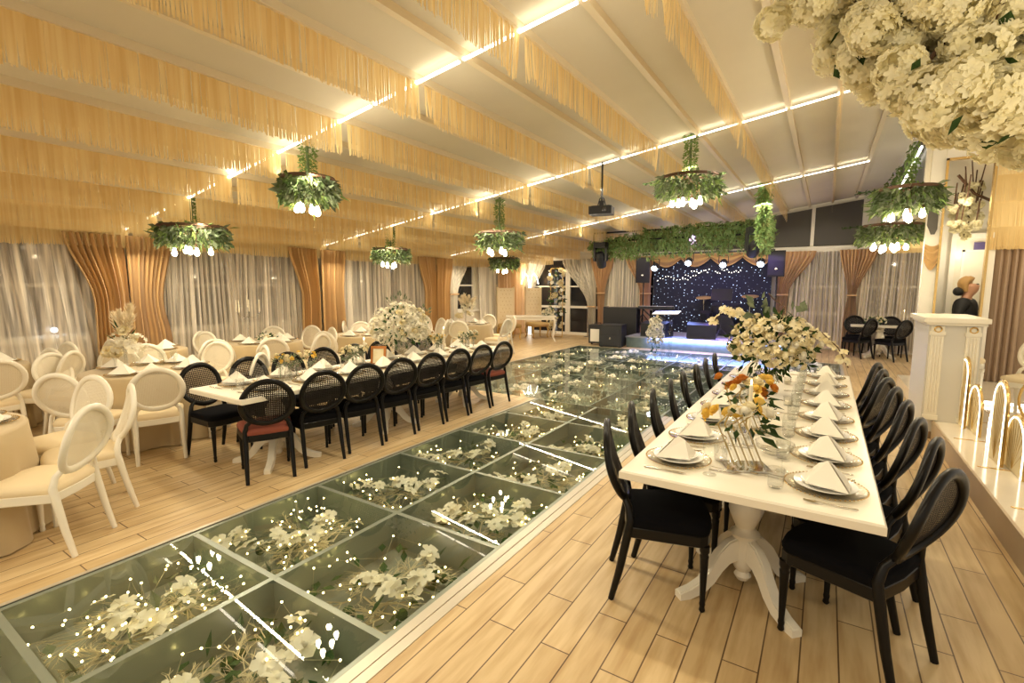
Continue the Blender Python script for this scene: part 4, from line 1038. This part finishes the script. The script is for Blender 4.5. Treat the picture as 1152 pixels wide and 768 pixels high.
# ivy clad lighting truss in front of the stage
TY = 12.5
l0, r0 = at(668,272,1,TY), at(866,262,1,TY)
t = thing('ivy_truss','long hanging light bar hidden by green ivy in front of the stage','truss',(0,0,0))
b = MB()
for dz in (0,.22): b.tube([(l0.x,TY,l0.z+dz),(r0.x,TY,r0.z+dz)],.025,6)
b.tube([(r0.x,TY,r0.z),(r0.x,TY-1.5,r0.z+.05)],.025,6); b.tube([(r0.x,TY-1.5,r0.z),(r0.x,TY-1.5,ceil_z(r0.x)-.06)],.03,6); b.tube([(l0.x,TY,l0.z),(l0.x,TY,ceil_z(l0.x)-.06)],.02,6); b.build('bar', BLK, t)
fo = [MB(), MB()]
def strand(x,y,z,L,q):
    for _ in range(q):
        u = R(0,1); fo[0 if R(0,1)<.65 else 1].leaf((x+R(-.07,.07),y+R(-.12,.12),z-L*u),(R(-.6,.6),R(-.6,.6),R(-1.6,.2)),rv(),R(.08,.17),R(.035,.06))
for k in range(95):
    x = l0.x+(r0.x-l0.x)*k/94; zz = l0.z+(r0.z-l0.z)*k/94; zt_ = min(zz+.32,ceil_z(x)-.22); strand(x,TY+R(-.1,.1),zt_,R(.45,.80)-(zz+.32-zt_),46)
for k in range(26): y = TY-1.5*k/25; strand(r0.x+R(-.05,.05),y,r0.z+.33,R(.45,.8),46)
for k in range(24): z = r0.z+(ceil_z(r0.x)-r0.z)*k/23; strand(r0.x,TY-1.5,z+.1,.4,40)
fo[0].build('ivy', petal('bright_ivy',(.26,.42,.15),(.38,.50,.22),.35), t, smooth=False); fo[1].build('dark_ivy', petal('deep_green_ivy',(.13,.25,.10),(.30,.30,.12),.3), t, smooth=False)  # two leaf greens mixed at random
def moving_head(label, p, rx, rz=0):
    t = thing('moving_head_light',label,'stage light',tuple(p),rz,'moving head lights')
    b = MB(); b.box(-.13,.13,-.10,.10,-.02,.10); b.build('base', BLK, t, smooth=False)
    b = MB(); b.prism([(-.15,.0),(-.15,-.28),(-.11,-.30),(-.11,0)],1,-.05,.05); b.prism([(.11,.0),(.11,-.30),(.15,-.28),(.15,0)],1,-.05,.05); b.build('yoke', BLK, t, smooth=False)
    b = MB(); b.lathe([(.0,-.19),(.085,-.19),(.10,-.12),(.10,.06),(.075,.14),(0,.15)],16,T(0,0,-.24,rx=rx)); h = b.build('head', BLK, t, angle=40)
    b = MB(); b.lathe([(0,-.196),(.07,-.194),(.07,-.19),(0,-.19)],16,T(0,0,-.24,rx=rx)); b.build('lens', DARKG, h)
    t.scale = (1.25,)*3
moving_head('black moving head light under the left end of ivy truss', at(676,278,1,TY-.2), .5)
moving_head('black moving head light tilted under the right corner of ivy truss', at(850,262,1,TY-.9), 1.0, .4)
# projector
pt = at_ceiling(678,178); pb_ = at(680,237,1,pt.y)
t = thing('projector','black projector on a long pole under the ceiling','projector',(pt.x,pt.y,pb_.z),.2)
b = MB(); b.box(-.16,.16,-.13,.13,-.055,.055); b.box(-.13,.13,-.10,.10,.055,.065); b.build('body', BLK, t, smooth=False)
b = MB(); b.lathe([(0,0),(.045,0),(.045,.03),(.03,.035),(0,.03)],14,T(.07,-.13,0,rx=PI/2)); b.build('lens', DARKG, t, angle=40)
b = MB(); b.tube([(0,0,.06),(0,0,pt.z-pb_.z-.05)],.014,8); b.box(-.03,.03,-.03,.03,.06,.14); b.tube([(-.06,0,.06),(-.03,0,.17),(0,0,.2)],.008,5); b.tube([(.06,0,.06),(.03,0,.17),(0,0,.2)],.008,5); b.build('pole', BLK, t, smooth=False)

# ================================================================ stage
SX0, SX1, SYF, SZ = -4.62, -.75, 13.15, .30
b = MB(); b.box(SX0,SX1,SYF,YB-.12,.0,SZ-.03); struct(b.build('floor_stage', STAGEF, smooth=False))
b = MB(); b.box(SX0-.02,SX1+.02,SYF-.03,YB-.12,SZ-.03,SZ); struct(b.build('floor_stage_top', STAGET, smooth=False))
b = MB(); b.box(BX(737),BX(868),15.13,15.16,SZ,2.6); tag(b.build('star_cloth', STAR, smooth=False),'dark star cloth with tiny lights behind the stage','backdrop')
for lab,pts in (('left garland of warm string lights across the star cloth',[(740,314),(752,311),(765,315),(778,306),(790,307)]),('right garland of warm string lights across the star cloth',[(805,307),(815,304),(826,306),(836,302)]),('middle garland of warm string lights across the star cloth',[(768,315),(780,311),(792,306),(800,303)])):
    P_ = [at(x,y,1,15.1) for x,y in pts]
    t = thing('string_lights',lab,'light string',tuple(P_[0]),0,'string lights on the star cloth'); w = MB(); w.tube([p-P_[0] for p in P_],.004,4); w.build('wire', BLK, t)
    for i in range(len(P_)-1):
        for u in (0,.25,.5,.75): b = MB(); p = P_[i].lerp(P_[i+1],u)-P_[0]; b.ball(p+Vector((0,-.02,R(-.05,.05))),.012,6,4); b.build('bulb', LEDW, t)
def par(label, px, py):
    p = at(px,py,1,14.6)
    t = thing('par_light',label,'stage light',tuple(p),0,'par lights above the stage')
    b = MB(); b.lathe([(.085,-.1),(.10,-.09),(.10,.06),(.07,.12),(0,.13)],14,T(0,0,0,rx=-1.0)); b.build('housing', BLK, t, angle=40)
    b = MB(); b.lathe([(0,-.112),(.08,-.106),(.08,-.10),(0,-.10)],14,T(0,0,0,rx=-1.0)); b.build('lens', COOL, t)
    b = MB(); b.prism([(-.13,.0),(-.13,.22),(.13,.22),(.13,0),(.115,0),(.115,.205),(-.115,.205),(-.115,0)],1,-.02,.02); b.build('bracket', BLK, t, smooth=False)
for i,(x,y) in enumerate(((737,300),(775,294),(814,296),(856,295))): par('black par light glowing cool white above the stage, %s from the left' % ORD[i],x,y)
b = MB(); b.tube([(BX(730),14.6,2.62),(BX(872),14.6,2.62)],.025,8); tag(b.build('lighting_bar', BLK),'black lighting bar carrying the par lights','bar')
def speaker(label, x, y, z, w, d, h, rz=0, stand=None):
    t = thing('loudspeaker',label,'speaker',(x,y,z),rz,'stage loudspeakers')
    b = MB(); b.prism([(-w/2,-d/2),(w/2,-d/2),(w*.36,d/2),(-w*.36,d/2)],2,0,h); b.build('cabinet', BLK, t, smooth=False)
    b = MB(); b.box(-w*.44,w*.44,-d/2-.012,-d/2,h*.05,h*.95); g_ = b.build('grille', GRILLE, t, smooth=False)
    b = MB(); b.lathe([(0,.0),(.03,0),(.03,.006),(0,.006)],12,T(0,-d/2-.013,h*.3,rx=PI/2)); b.build('badge', CHROME, g_)
    if stand:
        s = thing('speaker_stand',stand,'stand',(x,y,SZ),rz); b = MB(); b.tube([(0,0,.1),(0,0,z-SZ)],.02,8); b.build('pole', BLK, s)
        for k in range(3): a = k*2.09+.5; b = MB(); b.tube([(.0,0,.55),(.45*math.cos(a),.45*math.sin(a),.01)],.014,6); b.build('leg', BLK, s)
sl, sr = at(724,318,1,14.5), at(874,311,1,14.5)
speaker('black loudspeaker on a pole left of the star cloth',sl.x,14.5,sl.z,.40,.35,.74,.1,'slim black pole stand under the left stage speaker')
speaker('black loudspeaker on a pole right of the star cloth',sr.x,14.5,sr.z,.40,.35,.66,-.1,'slim black pole stand under the right stage speaker')
t = thing('subwoofer','big black subwoofer cabinet on the floor at the stage corner','speaker',(-4.98,13.05,0),.12)
b = MB(); b.box(-.31,.31,-.3,.3,.02,.62); b.build('cabinet', BLK, t, smooth=False)
b = MB(); b.box(-.25,.25,-.312,-.3,.36,.56); b.box(-.28,.28,-.312,-.3,.05,.32); gg = b.build('grille', GRILLE, t, smooth=False)
b = MB(); b.lathe([(0,0),(.03,0),(.03,.006),(0,.006)],12,T(0,-.313,.25,rx=PI/2)); b.build('badge', CHROME, gg)
b = MB()
for x in (-.26,.26): b.box(x-.03,x+.03,-.25,.25,0,.02)
b.build('foot', BLK, t, smooth=False)
t = thing('amplifier','small white-fronted amplifier with black corners beside the subwoofer','amplifier',(-5.50,13.2,0),.1)
b = MB(); b.box(-.22,.22,-.15,.15,.05,.58); b.build('cabinet', BLK, t, smooth=False)
b = MB(); b.box(-.17,.17,-.16,-.15,.10,.46); b.build('front_cloth', WHITE, t, smooth=False)
for x in (-.17,.17): b = MB(); b.lathe([(.025,0),(.025,.05)],8,T(x,0,0)); b.build('foot', BLK, t)
b = MB(); b.tube([(-.1,0,.58),(-.08,0,.63),(.08,0,.63),(.1,0,.58)],.012,6); b.build('handle', BLK, t)
def wedge(label,x,y,rz,mat):
    t = thing('floor_monitor',label,'speaker',(x,y,SZ),rz,'floor monitors on the stage')
    b = MB(); b.prism([(-.25,0),(.28,0),(.28,.10),(.06,.42),(-.25,.36)],0,-.36,.36,T(0,0,0)); o = b.build('cabinet', mat, t, smooth=False)
    b = MB(); b.box(-.32,.32,.0,.32,0,.012,T(0,-.25,.02,rx=1.25)); b.build('grille', GRILLE, t, smooth=False)
    for s in (-1,1): b = MB(); b.box(s*.36-.006,s*.36+.006,-.1,.08,.14,.22); b.build('handle', CHROME, t, smooth=False)
wm = at(777,385,2,SZ); wedge('black floor monitor lit purple at the middle of the stage',wm.x,13.75,.15,BLK)
wedge('black floor monitor behind the lectern on the stage',at(722,383,2,SZ).x,13.55,-.15,BLK)
# keyboards, rack, drums, music stand
t = thing('keyboard_stand','black keyboard on a crossed stand at the stage left corner','keyboard',(-4.15,14.3,SZ),.2)
b = MB(); b.box(-.5,.5,-.16,.16,.72,.80); b.build('keyboard', BLK, t, smooth=False)
b = MB()
for k in range(28): x = -.46+.034*k; b.box(x,x+.03,-.15,-.02,.80,.806)
b.build('keys', CHINA, t, smooth=False)
for s in (-1,1): b = MB(); b.box(-.5,.5,-.02,.02,-.02,.02,T(0,.0,.36,ry=s*.75)); b.build('leg', BLK, t, smooth=False)
t = thing('equipment_case','black equipment case standing behind the subwoofer','case',(-5.15,14.2,0),.1)
b = MB(); b.box(-.5,.5,-.25,.25,.03,1.05); b.build('case_body', BLK, t, smooth=False)
b = MB()
for x in (-.5,.47): b.box(x,x+.03,-.26,.26,.03,1.06)
b.build('edge_trim', GRILLE, t, smooth=False)
t = thing('drum_kit','black drum kit in the dark before the star cloth','drums',(-2.35,14.75,SZ))
b = MB(); b.lathe([(0,0),(.28,0),(.28,.38),(0,.38)],24,T(0,.15,.30,rx=PI/2)); b.build('bass_drum', BLK, t, angle=40)
for x,y,z,r in ((-.22,.0,.68,.15),(.22,.0,.68,.15),(.5,.1,.42,.19),(-.5,0,.46,.17)): b = MB(); b.lathe([(0,0),(r,0),(r,.2),(0,.2)],18,T(x,y,z,rx=.25)); b.build('drum', BLK, t, angle=40)
for x,z in ((-.6,1.05),(.6,1.1)):
    b = MB(); b.lathe([(.0,.02),(.04,.015),(.22,0),(.22,.003),(0,.025)],22,T(x,.1,z,rx=.2),cap=False); c = b.build('cymbal', GOLDP, t); b = MB(); b.tube([(x,.12,0),(x,.1,z)],.012,6); b.build('stand', CHROME, c)
ms = at(805,384,2,SZ); t = thing('music_stand','thin black tripod music stand on the stage front','stand',(ms.x,13.6,SZ))
b = MB(); b.tube([(0,0,.15),(0,0,1.1)],.012,6); b.build('pole', BLK, t)
for k in range(3): a = k*2.09+.3; b = MB(); b.tube([(0,0,.30),(.28*math.cos(a),.28*math.sin(a),.01)],.01,5); b.build('leg', BLK, t)
b = MB(); b.box(-.25,.25,-.01,.01,-.15,.18,T(0,0,1.15,rx=-.5)); b.build('desk', BLK, t, smooth=False)
# lectern with flowers
lp = at(742,398,2,0); t = thing('lectern','clear acrylic lectern with slanted white top before the stage','lectern',(lp.x,lp.y,0),.05)
b = MB(); b.box(-.30,.32,-.18,.22,0,.02,T(.12,0,1.02,rx=.12,ry=-.03)); b.build('top', ACRYL if False else WHITE, t, smooth=False)
b = MB(); b.box(.05,.09,-.1,.15,.02,1.0); b.box(.22,.26,-.1,.15,.02,1.0); b.build('column', ACRYL, t, smooth=False)
b = MB(); b.box(-.12,.38,-.2,.25,0,.02); b.build('base', ACRYL, t, smooth=False)
q = bouquet('cascade_bouquet','long white flower cascade fixed to the lectern front',(lp.x-.05,lp.y-.24,.52),.23,54,['rose_white','hydrangea','orchid','rose_cream'],(.85,.6,1.9),110,None,1.15,0,LEAF,.09)

# ---- thrones and sweetheart table in the corner
for i,(x,y,lab) in enumerate(((-8.42,13.0,'tall tufted throne chair with gold legs, left of the pair'),(-7.98,14.0,'tall tufted throne chair with gold legs, right of the pair'))):
    t = thing('throne_chair',lab,'chair',(x,y,0),-2.10,'tufted throne chairs'); FAB = CREAMSEAT
    b = MB(); b.loft([[(sx*(.30-e),sy*(.27-e),z) for sx,sy in ((1,1),(-1,1),(-1,-1),(1,-1))] for e,z in ((.03,.36),(0,.38),(0,.46),(.05,.50))]); b.build('seat', pm('throne_seat',(.62,.42,.16),.7) if not i else bpy.data.materials['throne_seat'], t, angle=60)
    b = MB(); b.box(-.28,.28,-.30,-.22,.36,1.62,T(0,0,0,rx=-.0)); b.prism([(-.30,.36),(-.27,.36),(-.27,1.64),(-.30,1.66)],1,-.31,-.21); b.prism([(.27,.36),(.30,.36),(.30,1.66),(.27,1.64)],1,-.31,-.21); bb_ = b.build('backrest', CREAMSEAT, t, smooth=False)
    b = MB()
    for r in range(9):
        for c in range(4 - r%2): b.ball((-.18+.12*c+(.06 if r%2 else 0),-.218,.62+.115*r),.014,6,4)
    b.build('tufting_buttons', GOLDP, bb_)
    for sx in (1,-1):
        for sy in (1,-1): b = MB(); b.tube([(sx*.26,sy*.23,.37),(sx*.285,sy*.26,.25),(sx*.255,sy*.235,.08),(sx*.275,sy*.26,0)],[.035,.03,.02,.026],8); b.build('leg', GOLDP, t)
tl, tr_ = at(566,384,2,0), at(622,384,2,0); mid = (tl+tr_)*.5
t = thing('sweetheart_table','slim white table with curved legs in front of the thrones','table',(mid.x+.1,mid.y,0),math.atan2(tr_.y-tl.y,tr_.x-tl.x))
hw = (tr_-tl).length/2
b = MB(); b.box(-hw,hw,-.02,.52,.74,.78); b.box(-hw+.04,hw-.04,.02,.48,.66,.74); b.build('tabletop', WLACQ, t, smooth=False)
for sx in (1,-1):
    for yy in (.03,.46): b = MB(); b.tube([(sx*(hw-.05),yy,.7),(sx*(hw-.02),yy,.5),(sx*(hw-.08),yy,.15),(sx*(hw-.02),yy,.0)],[.035,.028,.018,.022],8); b.build('leg', WLACQ, t)
q = bouquet('low_flowers','low white flowers at right end of the sweetheart table',(mid.x+.42,mid.y+.48,.78),.15,16,['rose_white','rose_cream','hydrangea'],(1.3,.8,.7),30,None,1.0,.1)
def column_flowers(label, px, y, h, r, pts):
    p = at(px,350,1,y)
    t = thing('flower_column',label,'flowers',(p.x,y,0),0,'flower columns by the thrones')
    b = MB()
    for x in (-r,r): b.tube([(x,0,0),(x,0,h)],.014,6)
    b.tube([(-r,0,h),(r,0,h)],.014,6); b.tube([(-r,0,.02),(r,0,.02)],.014,6); b.build('frame', GOLDP, t)
    lf = MB()
    for z0_,z1_,n in pts:
        for k in range(n):
            z = R(z0_,z1_); q = rv(); pp = Vector((q.x*r*1.25,q.y*r,z)); bloom(['rose_cream','rose_white','hydrangea_cream','orchid'][k%4], t, pp, Vector((q.x,-1,q.z)), R(1.1,1.5))
        foliage(lf,(0,0,(z0_+z1_)/2),1.0,int(60*(z1_-z0_))+30,.12,.06,.0,(r*1.3,r,(z1_-z0_)/2))
    lf.build('foliage', LEAF, t, smooth=False)
column_flowers('flower column left of the thrones on a gold frame',549,13.2,1.95,.24,[(.55,1.95,46)])
column_flowers('second flower column close behind the left one',538,13.9,1.8,.18,[(.9,1.8,26)])
column_flowers('tall flower column right of the thrones by the dark door',626,14.4,2.25,.22,[(.15,2.25,58)])
# white curved neon stand between the thrones
t = thing('arched_light_stand','white arched light stand behind the thrones','light',(-8.55,14.5,0)); t.scale = (.7,.7,1)
b = MB()
for s in (-1,1): b.tube([(s*.05,0,.0),(s*.05,0,1.7),(s*.10,0,2.0),(s*.25,0,2.1),(s*.40,0,1.95),(s*.48,0,1.75)],.018,6)
b.build('arms', LEDW, t); b = MB(); b.lathe([(.2,0),(.2,.02),(.02,.03)],16); b.build('base', WHITE, t)
t = thing('door_stanchion','slim chrome post standing before the dark door','post',(at(661,379,2,0).x,at(661,379,2,0).y,0)); b = MB(); b.tube([(0,0,0),(0,0,.98)],.022,10); b.build('pole', CHROME, t); b = MB(); b.lathe([(.14,0),(.14,.015),(.02,.03)],18); b.build('base', CHROME, t)

# ================================================================ right side pieces
t = thing('white_pedestal','white fluted pedestal cabinet at the corner of the marble platform','pedestal',(.98,7.0,0))
W_, D_, H_ = .44, 1.0, 1.30
b = MB(); b.box(0,W_,0,D_,.06,H_); b.build('body', pm('aged_white',(.60,.57,.50),.5), t, smooth=False)
b = MB(); b.box(-.05,W_+.05,-.05,D_+.05,H_,H_+.05); b.box(-.03,W_+.03,-.03,D_+.03,H_-.03,H_); b.build('top_slab', WLACQ, t, smooth=False)
b = MB(); b.box(-.02,W_+.02,-.02,D_+.02,0,.08); b.build('plinth', pm('dark_plinth',(.25,.17,.09),.5), t, smooth=False)
for x0 in (.02,W_-.13):
    b = MB(); b.box(x0,x0+.11,-.02,0,.25,H_-.04)
    for k in range(4): b.tube([(x0+.018+.025*k,-.022,.30),(x0+.018+.025*k,-.022,H_-.16)],.009,6)
    b.box(x0-.01,x0+.12,-.03,0,.22,.27); b.box(x0-.01,x0+.12,-.03,0,H_-.14,H_-.10); b.build('fluted_pilaster', WLACQ, t, smooth=False)
    b = MB(); b.torus(.03,.03,.008,.008,14,5,T(x0+.055,-.025,H_-.075)); b.build('gold_rosette', GOLD, t)
CREAMFAN = pm('cream_fan', (.80,.68,.42), .7, spec=.2)
def fan(label, y0, y1, h, lean=0):
    """lit art deco fan: a tall middle arch and a lower lobe on each side"""
    L_ = y1-y0; t = thing('deco_fan_lamp',label,'lamp',(1.33,y0,.205),0,'gold fan lamps on the platform')
    def arch(a0,a1,hh,x,n=10,base=0):
        c = (a0+a1)/2; r = (a1-a0)/2; return [(a0,base)]+[(c-r*math.cos(PI*i/n), hh-r+r*math.sin(PI*i/n)) for i in range(n+1)]+[(a1,base)]
    for k,(a0,a1,hh,x) in enumerate(((0,L_*.5,h*.66,.035),(L_*.5,L_,h*.66,.035),(L_*.32,L_*.68,h,-.02))):
        o = arch(a0,a1,hh,x)
        b = MB(); b.prism(o,0,x-.012,x+.012); pl = b.build('fan_panel', CREAMFAN, t, smooth=False)
        b = MB(); b.tube([(x,u,v) for u,v in o],.008,6,flat=1.5); b.build('gold_edge', GOLD, pl)
        b = MB(); b.tube([(x-.015,u*.92+(a0+a1)*.04,v*.96) for u,v in o],.004,5); b.build('light_line', LEDF, pl)
        b = MB(); c = (a0+a1)/2
        for q in range(9):
            a = PI*(q+.5)/9; b.tube([(x-.012,c,.02),(x-.014,c-(a1-a0)*.42*math.cos(a),min(hh*.93,.06+hh*.86*math.sin(a)**.6))],.0018,4)
        b.build('gold_ray', GOLDP, pl)
fan('gold edged art deco fan lamp with lit arches nearer on the platform',5.15,6.15,.70)
fan('gold edged art deco fan lamp with lit arches beside the pedestal',6.45,7.45,.74)
t = thing('gold_hoop','slim gold hoop ornament standing on the platform at right edge','ornament',(2.05,7.15,.205)); b = MB(); b.torus(.30,.30,.014,.014,36,6,T(0,0,.32,rz=.3)); b.build('hoop', GOLD, t); b = MB(); b.box(-.15,.15,-.06,.06,0,.02); b.build('base', GOLD, t, smooth=False)
# blossoms of the mirror image, built as solid branches behind the frame
q = thing('blossom_branches','reflected pale blossom branches, built behind the tall gold frame above the person','flowers',(0,0,0)); b = MB()
for k in range(26):
    X = R(1072,1103); Yp = R(205,258) if X > 1085 else R(232,268); p = at(X,Yp,1,R(9.0,10.1))
    o = bpy.data.objects.new('blossom_cluster', clm[k%4]); COL.objects.link(o); o.parent = q; o.location = p; o.rotation_euler=(R(0,6),R(0,6),0); s = R(.7,.95); o.scale=(s,s,s)
    b.tube([p,p+Vector((R(-.05,.05),0,.35))],.008,4)
b.tube([(1.5,9.6,3.28),(1.7,9.6,3.0),(1.9,9.7,2.9)],.02,5); b.build('branches', BRANCH, q)

p = at(61,371,0,-9.2); t = thing('outdoor_light','small cool white outdoor light, built behind the far left sheer curtain','lamp',tuple(p)); b = MB(); b.ball((0,0,0),.035,10,8); b.build('bulb', em('cold_bulb',(.75,.85,1),20), t); b = MB(); b.tube([(0,0,-.03),(0,0,.96-p.z)],.012,6); b.build('stem', CHROME, t)  # bulb added at the sill in place of a light outside
# ---- person reflected in the mirror, built as a solid figure behind the frame
base = Vector((at(1088,330,1,9.25).x, 9.25, .20))
def skin(name, js, edges, mat, parent, sub=2, root=0):
    me = bpy.data.meshes.new(name); me.from_pydata([j[0] for j in js], edges, []); me.update()
    o = bpy.data.objects.new(name, me); COL.objects.link(o); o.parent = parent; me.materials.append(mat)
    md = o.modifiers.new('skin','SKIN'); md.use_smooth_shade = True
    if not me.skin_vertices: me.skin_vertices.new()
    for i,j in enumerate(js):
        r = j[1]; me.skin_vertices[0].data[i].radius = (r,r) if not isinstance(r,tuple) else r
    me.skin_vertices[0].data[root].use_root = True
    s = o.modifiers.new('sub','SUBSURF'); s.levels = sub; s.render_levels = sub
    return o
per = thing('person','person in a black hooded puffer jacket with short blond hair, head bowed','person',tuple(base),1.15); per.scale = (.93,.93,.93)
SK = pm('skin',(.62,.34,.22),.5)
js = [((0,0,.95),.11),((0,0,1.12),.10),((0,.01,1.32),.11),((0,.01,1.42),.07),((.012,-.005,1.47),.058),((.028,-.045,1.545),.09),((.032,-.03,1.65),.11),
      ((.15,.01,1.36),.045),((.22,.02,1.12),.04),((.22,-.02,.90),.035),((-.15,.01,1.36),.045),((-.22,.02,1.12),.04),((-.21,-.02,.90),.035),
      ((.09,0,.88),.09),((.10,-.01,.48),.06),((.10,.02,.09),.04),((.10,-.12,.03),.04),((-.09,0,.88),.09),((-.10,-.01,.48),.06),((-.10,.02,.09),.04),((-.10,-.12,.03),.04)]
ed = [(0,1),(1,2),(2,3),(3,4),(4,5),(5,6),(2,7),(7,8),(8,9),(2,10),(10,11),(11,12),(0,13),(13,14),(14,15),(15,16),(0,17),(17,18),(18,19),(19,20)]
fi = len(js)
for hx,side in ((.22,9),(-.20,12)):
    s = 1 if hx > 0 else -1
    js.append(((hx,-.06,.84),.03)); ed.append((side,len(js)-1)); pi_ = len(js)-1
    for q in range(4):
        x = hx+(-.024+.016*q); js.append(((x,-.075-.006*(q in (1,2)),.795),.0095)); ed.append((pi_,len(js)-1)); js.append(((x,-.08-.006*(q in (1,2)),.75),.0085)); ed.append((len(js)-2,len(js)-1))
    js.append(((hx-s*.03,-.085,.82),.011)); ed.append((pi_,len(js)-1)); js.append(((hx-s*.04,-.10,.79),.0095)); ed.append((len(js)-2,len(js)-1))
bd = skin('body', js, ed, SK, per)
jk = pm('black_puffer',(.008,.009,.012),.6)
skin('jacket',[((0,0,.86),.15),((0,0,1.0),.16),((0,0,1.15),.165),((0,.01,1.3),.18),((0,.015,1.44),.125),((.15,.01,1.36),.09),((.22,.03,1.15),.07),((.22,-.02,1.02),.065),((.225,-.03,.93),.05),((-.15,.01,1.36),.09),((-.22,.03,1.15),.07),((-.22,-.02,1.02),.065),((-.215,-.03,.93),.05)],
     [(0,1),(1,2),(2,3),(3,4),(3,5),(5,6),(6,7),(7,8),(3,9),(9,10),(10,11),(11,12)], jk, per)
skin('hood',[((-.12,.04,1.49),.06),((-.05,.11,1.53),.07),((.05,.11,1.53),.07),((.12,.04,1.49),.06)],[(0,1),(1,2),(2,3)], jk, per)
skin('trousers',[((0,0,.92),.13),((.09,0,.85),.10),((.10,-.01,.48),.075),((.10,.02,.10),.06),((-.09,0,.85),.10),((-.10,-.01,.48),.075),((-.10,.02,.10),.06)],[(0,1),(1,2),(2,3),(0,4),(4,5),(5,6)], BLK, per)
b = MB(); c = Vector((.03,.0,1.635)); rings = []
for i in range(9):
    v = i/8; z = .118-.235*v; q = .112*math.sqrt(max(.03,1-((z-.0)/.122)**2)) if z > 0 else .112-.02*(-z/.12)
    rings.append([(c.x+q*math.cos(2*PI*j/20)*.95, max(c.y+.015+q*math.sin(2*PI*j/20)*1.05, c.y-.115+.30*v if v < .35 else c.y-.02), c.z+z+.006*math.sin(j*2.5)) for j in range(20)])
b.loft(rings, True); b.build('hair', pm('blond_hair',(.55,.33,.12),.5,var=.3,vs=30,stretch=(6,6,1)), per, angle=80)
b = MB(); b.ball((.045,-.112,1.605),.012,8,6,(1,1.2,1.4)); b.build('nose', SK, per)
for s in (-1,1): b = MB(); b.ball((.045+s*.032,-.098,1.632),.010,8,6); b.build('eye', BLK, per)
b = MB(); b.tube([(.02,-.100,1.562),(.045,-.106,1.560),(.07,-.100,1.562)],.006,5); b.build('mouth', pm('lips',(.45,.14,.11),.5), per)
for s in (-1,1): b = MB(); b.prism([(-.05,.0),(-.05,.06),(.06,.09),(.10,.0)],0,-.05,.05,T(s*.10,-.02,0,rz=PI)); b.v=[(x,y,z) for x,y,z in b.v]; b.build('shoe', BLK, per)

# ================================================================ light and camera
def area(name, loc, rot, sx, sy, e, col):
    l = bpy.data.lights.new(name,'AREA'); l.shape='RECTANGLE'; l.size=sx; l.size_y=sy; l.energy=e; l.color=col
    o = bpy.data.objects.new(name,l); COL.objects.link(o); o.location=loc; o.rotation_euler=rot; return o
sl_ = math.atan(.14)
for i,y in enumerate([-.6]+SY+[14.2]):
    area('strip_lamp',(-4.3,y,ceil_z(-4.3)-.42),(0,-sl_,0),9,.03,[110,126,126,116,50][i],(1,.88,.66))
    area('strip_up_lamp',(-4.3,y,ceil_z(-4.3)-.50),(PI,sl_,0),9,.03,[16,20,20,18,8][i],(1,.88,.66))
def pt(name, loc, e, col, r=.03):
    l = bpy.data.lights.new(name,'POINT'); l.energy=e; l.color=col; l.shadow_soft_size=r; o = bpy.data.objects.new(name,l); COL.objects.link(o); o.location=loc
for o in [o for o in bpy.data.objects if o.name.startswith('greenery_chandelier')]: pt('chandelier_lamp',(o.location.x,o.location.y,o.location.z-.52),9,(1,.8,.5))
pt('mirror_image_fill',(1.36,8.75,2.75),9,(1,.88,.70),.06); pt('mirror_image_fill',(1.78,9.9,2.2),5,(1,.88,.70),.06); pt('mirrored_room_fill',(2.9,9.3,2.4),26,(1,.82,.55)); pt('bay_lamp',(1.6,13,2.3),20,(1,.85,.6)); pt('platform_fill',(.95,5.6,2.9),30,(1,.83,.55))  # lights behind the mirror frames and over the platform are added unseen fills
pt('throne_lamp',(-8.7,14.7,2.1),16,(1,.88,.65),.03)
area('canopy_fill',(1.2,.8,1.6),(2.75,0,-.2),.8,.8,16,(1,.85,.55))  # unseen uplight added to brighten the blossoms
def spot(loc, tgt, e, col, ang):
    l = bpy.data.lights.new('stage_spot','SPOT'); l.energy=e; l.color=col; l.spot_size=ang; l.spot_blend=.6; l.shadow_soft_size=.08
    o = bpy.data.objects.new('stage_spot',l); COL.objects.link(o); o.location=loc; o.rotation_euler=(Vector(tgt)-Vector(loc)).to_track_quat('-Z','Y').to_euler()
spot((-3.4,14.4,2.4),(-3.3,12.4,0),900,(.25,.35,1),.9); spot((-2.2,14.4,2.4),(-2.0,12.6,0),1100,(.35,.25,1),.9); spot((-1.4,14.4,2.4),(-1.2,12.2,0),800,(.25,.4,1),.9); spot((-2.8,12.4,2.9),(-2.6,13.8,.4),420,(.45,.2,1),.8)
area('stage_lip_lamp',(-2.4,SYF-.05,.27),(1.2,0,0),3.2,.05,45,(.28,.36,1)); area('stage_wash',(-2.6,14.0,2.5),(0,0,0),3,.3,30,(.42,.25,1))
w = bpy.data.worlds.new('world'); sc.world = w; w.use_nodes = True
w.node_tree.nodes['Background'].inputs[0].default_value = (1,.88,.70,1); w.node_tree.nodes['Background'].inputs[1].default_value = .62
cam = bpy.data.cameras.new('camera'); cam.lens = F/1152*36; cam.sensor_width = 36; cam.clip_start = .05
co = bpy.data.objects.new('camera', cam); COL.objects.link(co); co.location = (0,0,CAMH); co.rotation_euler = (PI/2-PITCH, 0, YAW); sc.camera = co
sc.view_settings.view_transform = 'Standard'; sc.view_settings.look = 'None'; sc.view_settings.exposure = .46
sc.cycles.max_bounces = 8; sc.cycles.transparent_max_bounces = 24; sc.cycles.diffuse_bounces = 4; sc.cycles.glossy_bounces = 3
sc.cycles.sample_clamp_indirect = 4; sc.cycles.caustics_reflective = False; sc.cycles.caustics_refractive = False; sc.cycles.use_denoising = True
for l, n in LABELS.items():
    if n > 1: print('REPEATED LABEL', n, l)
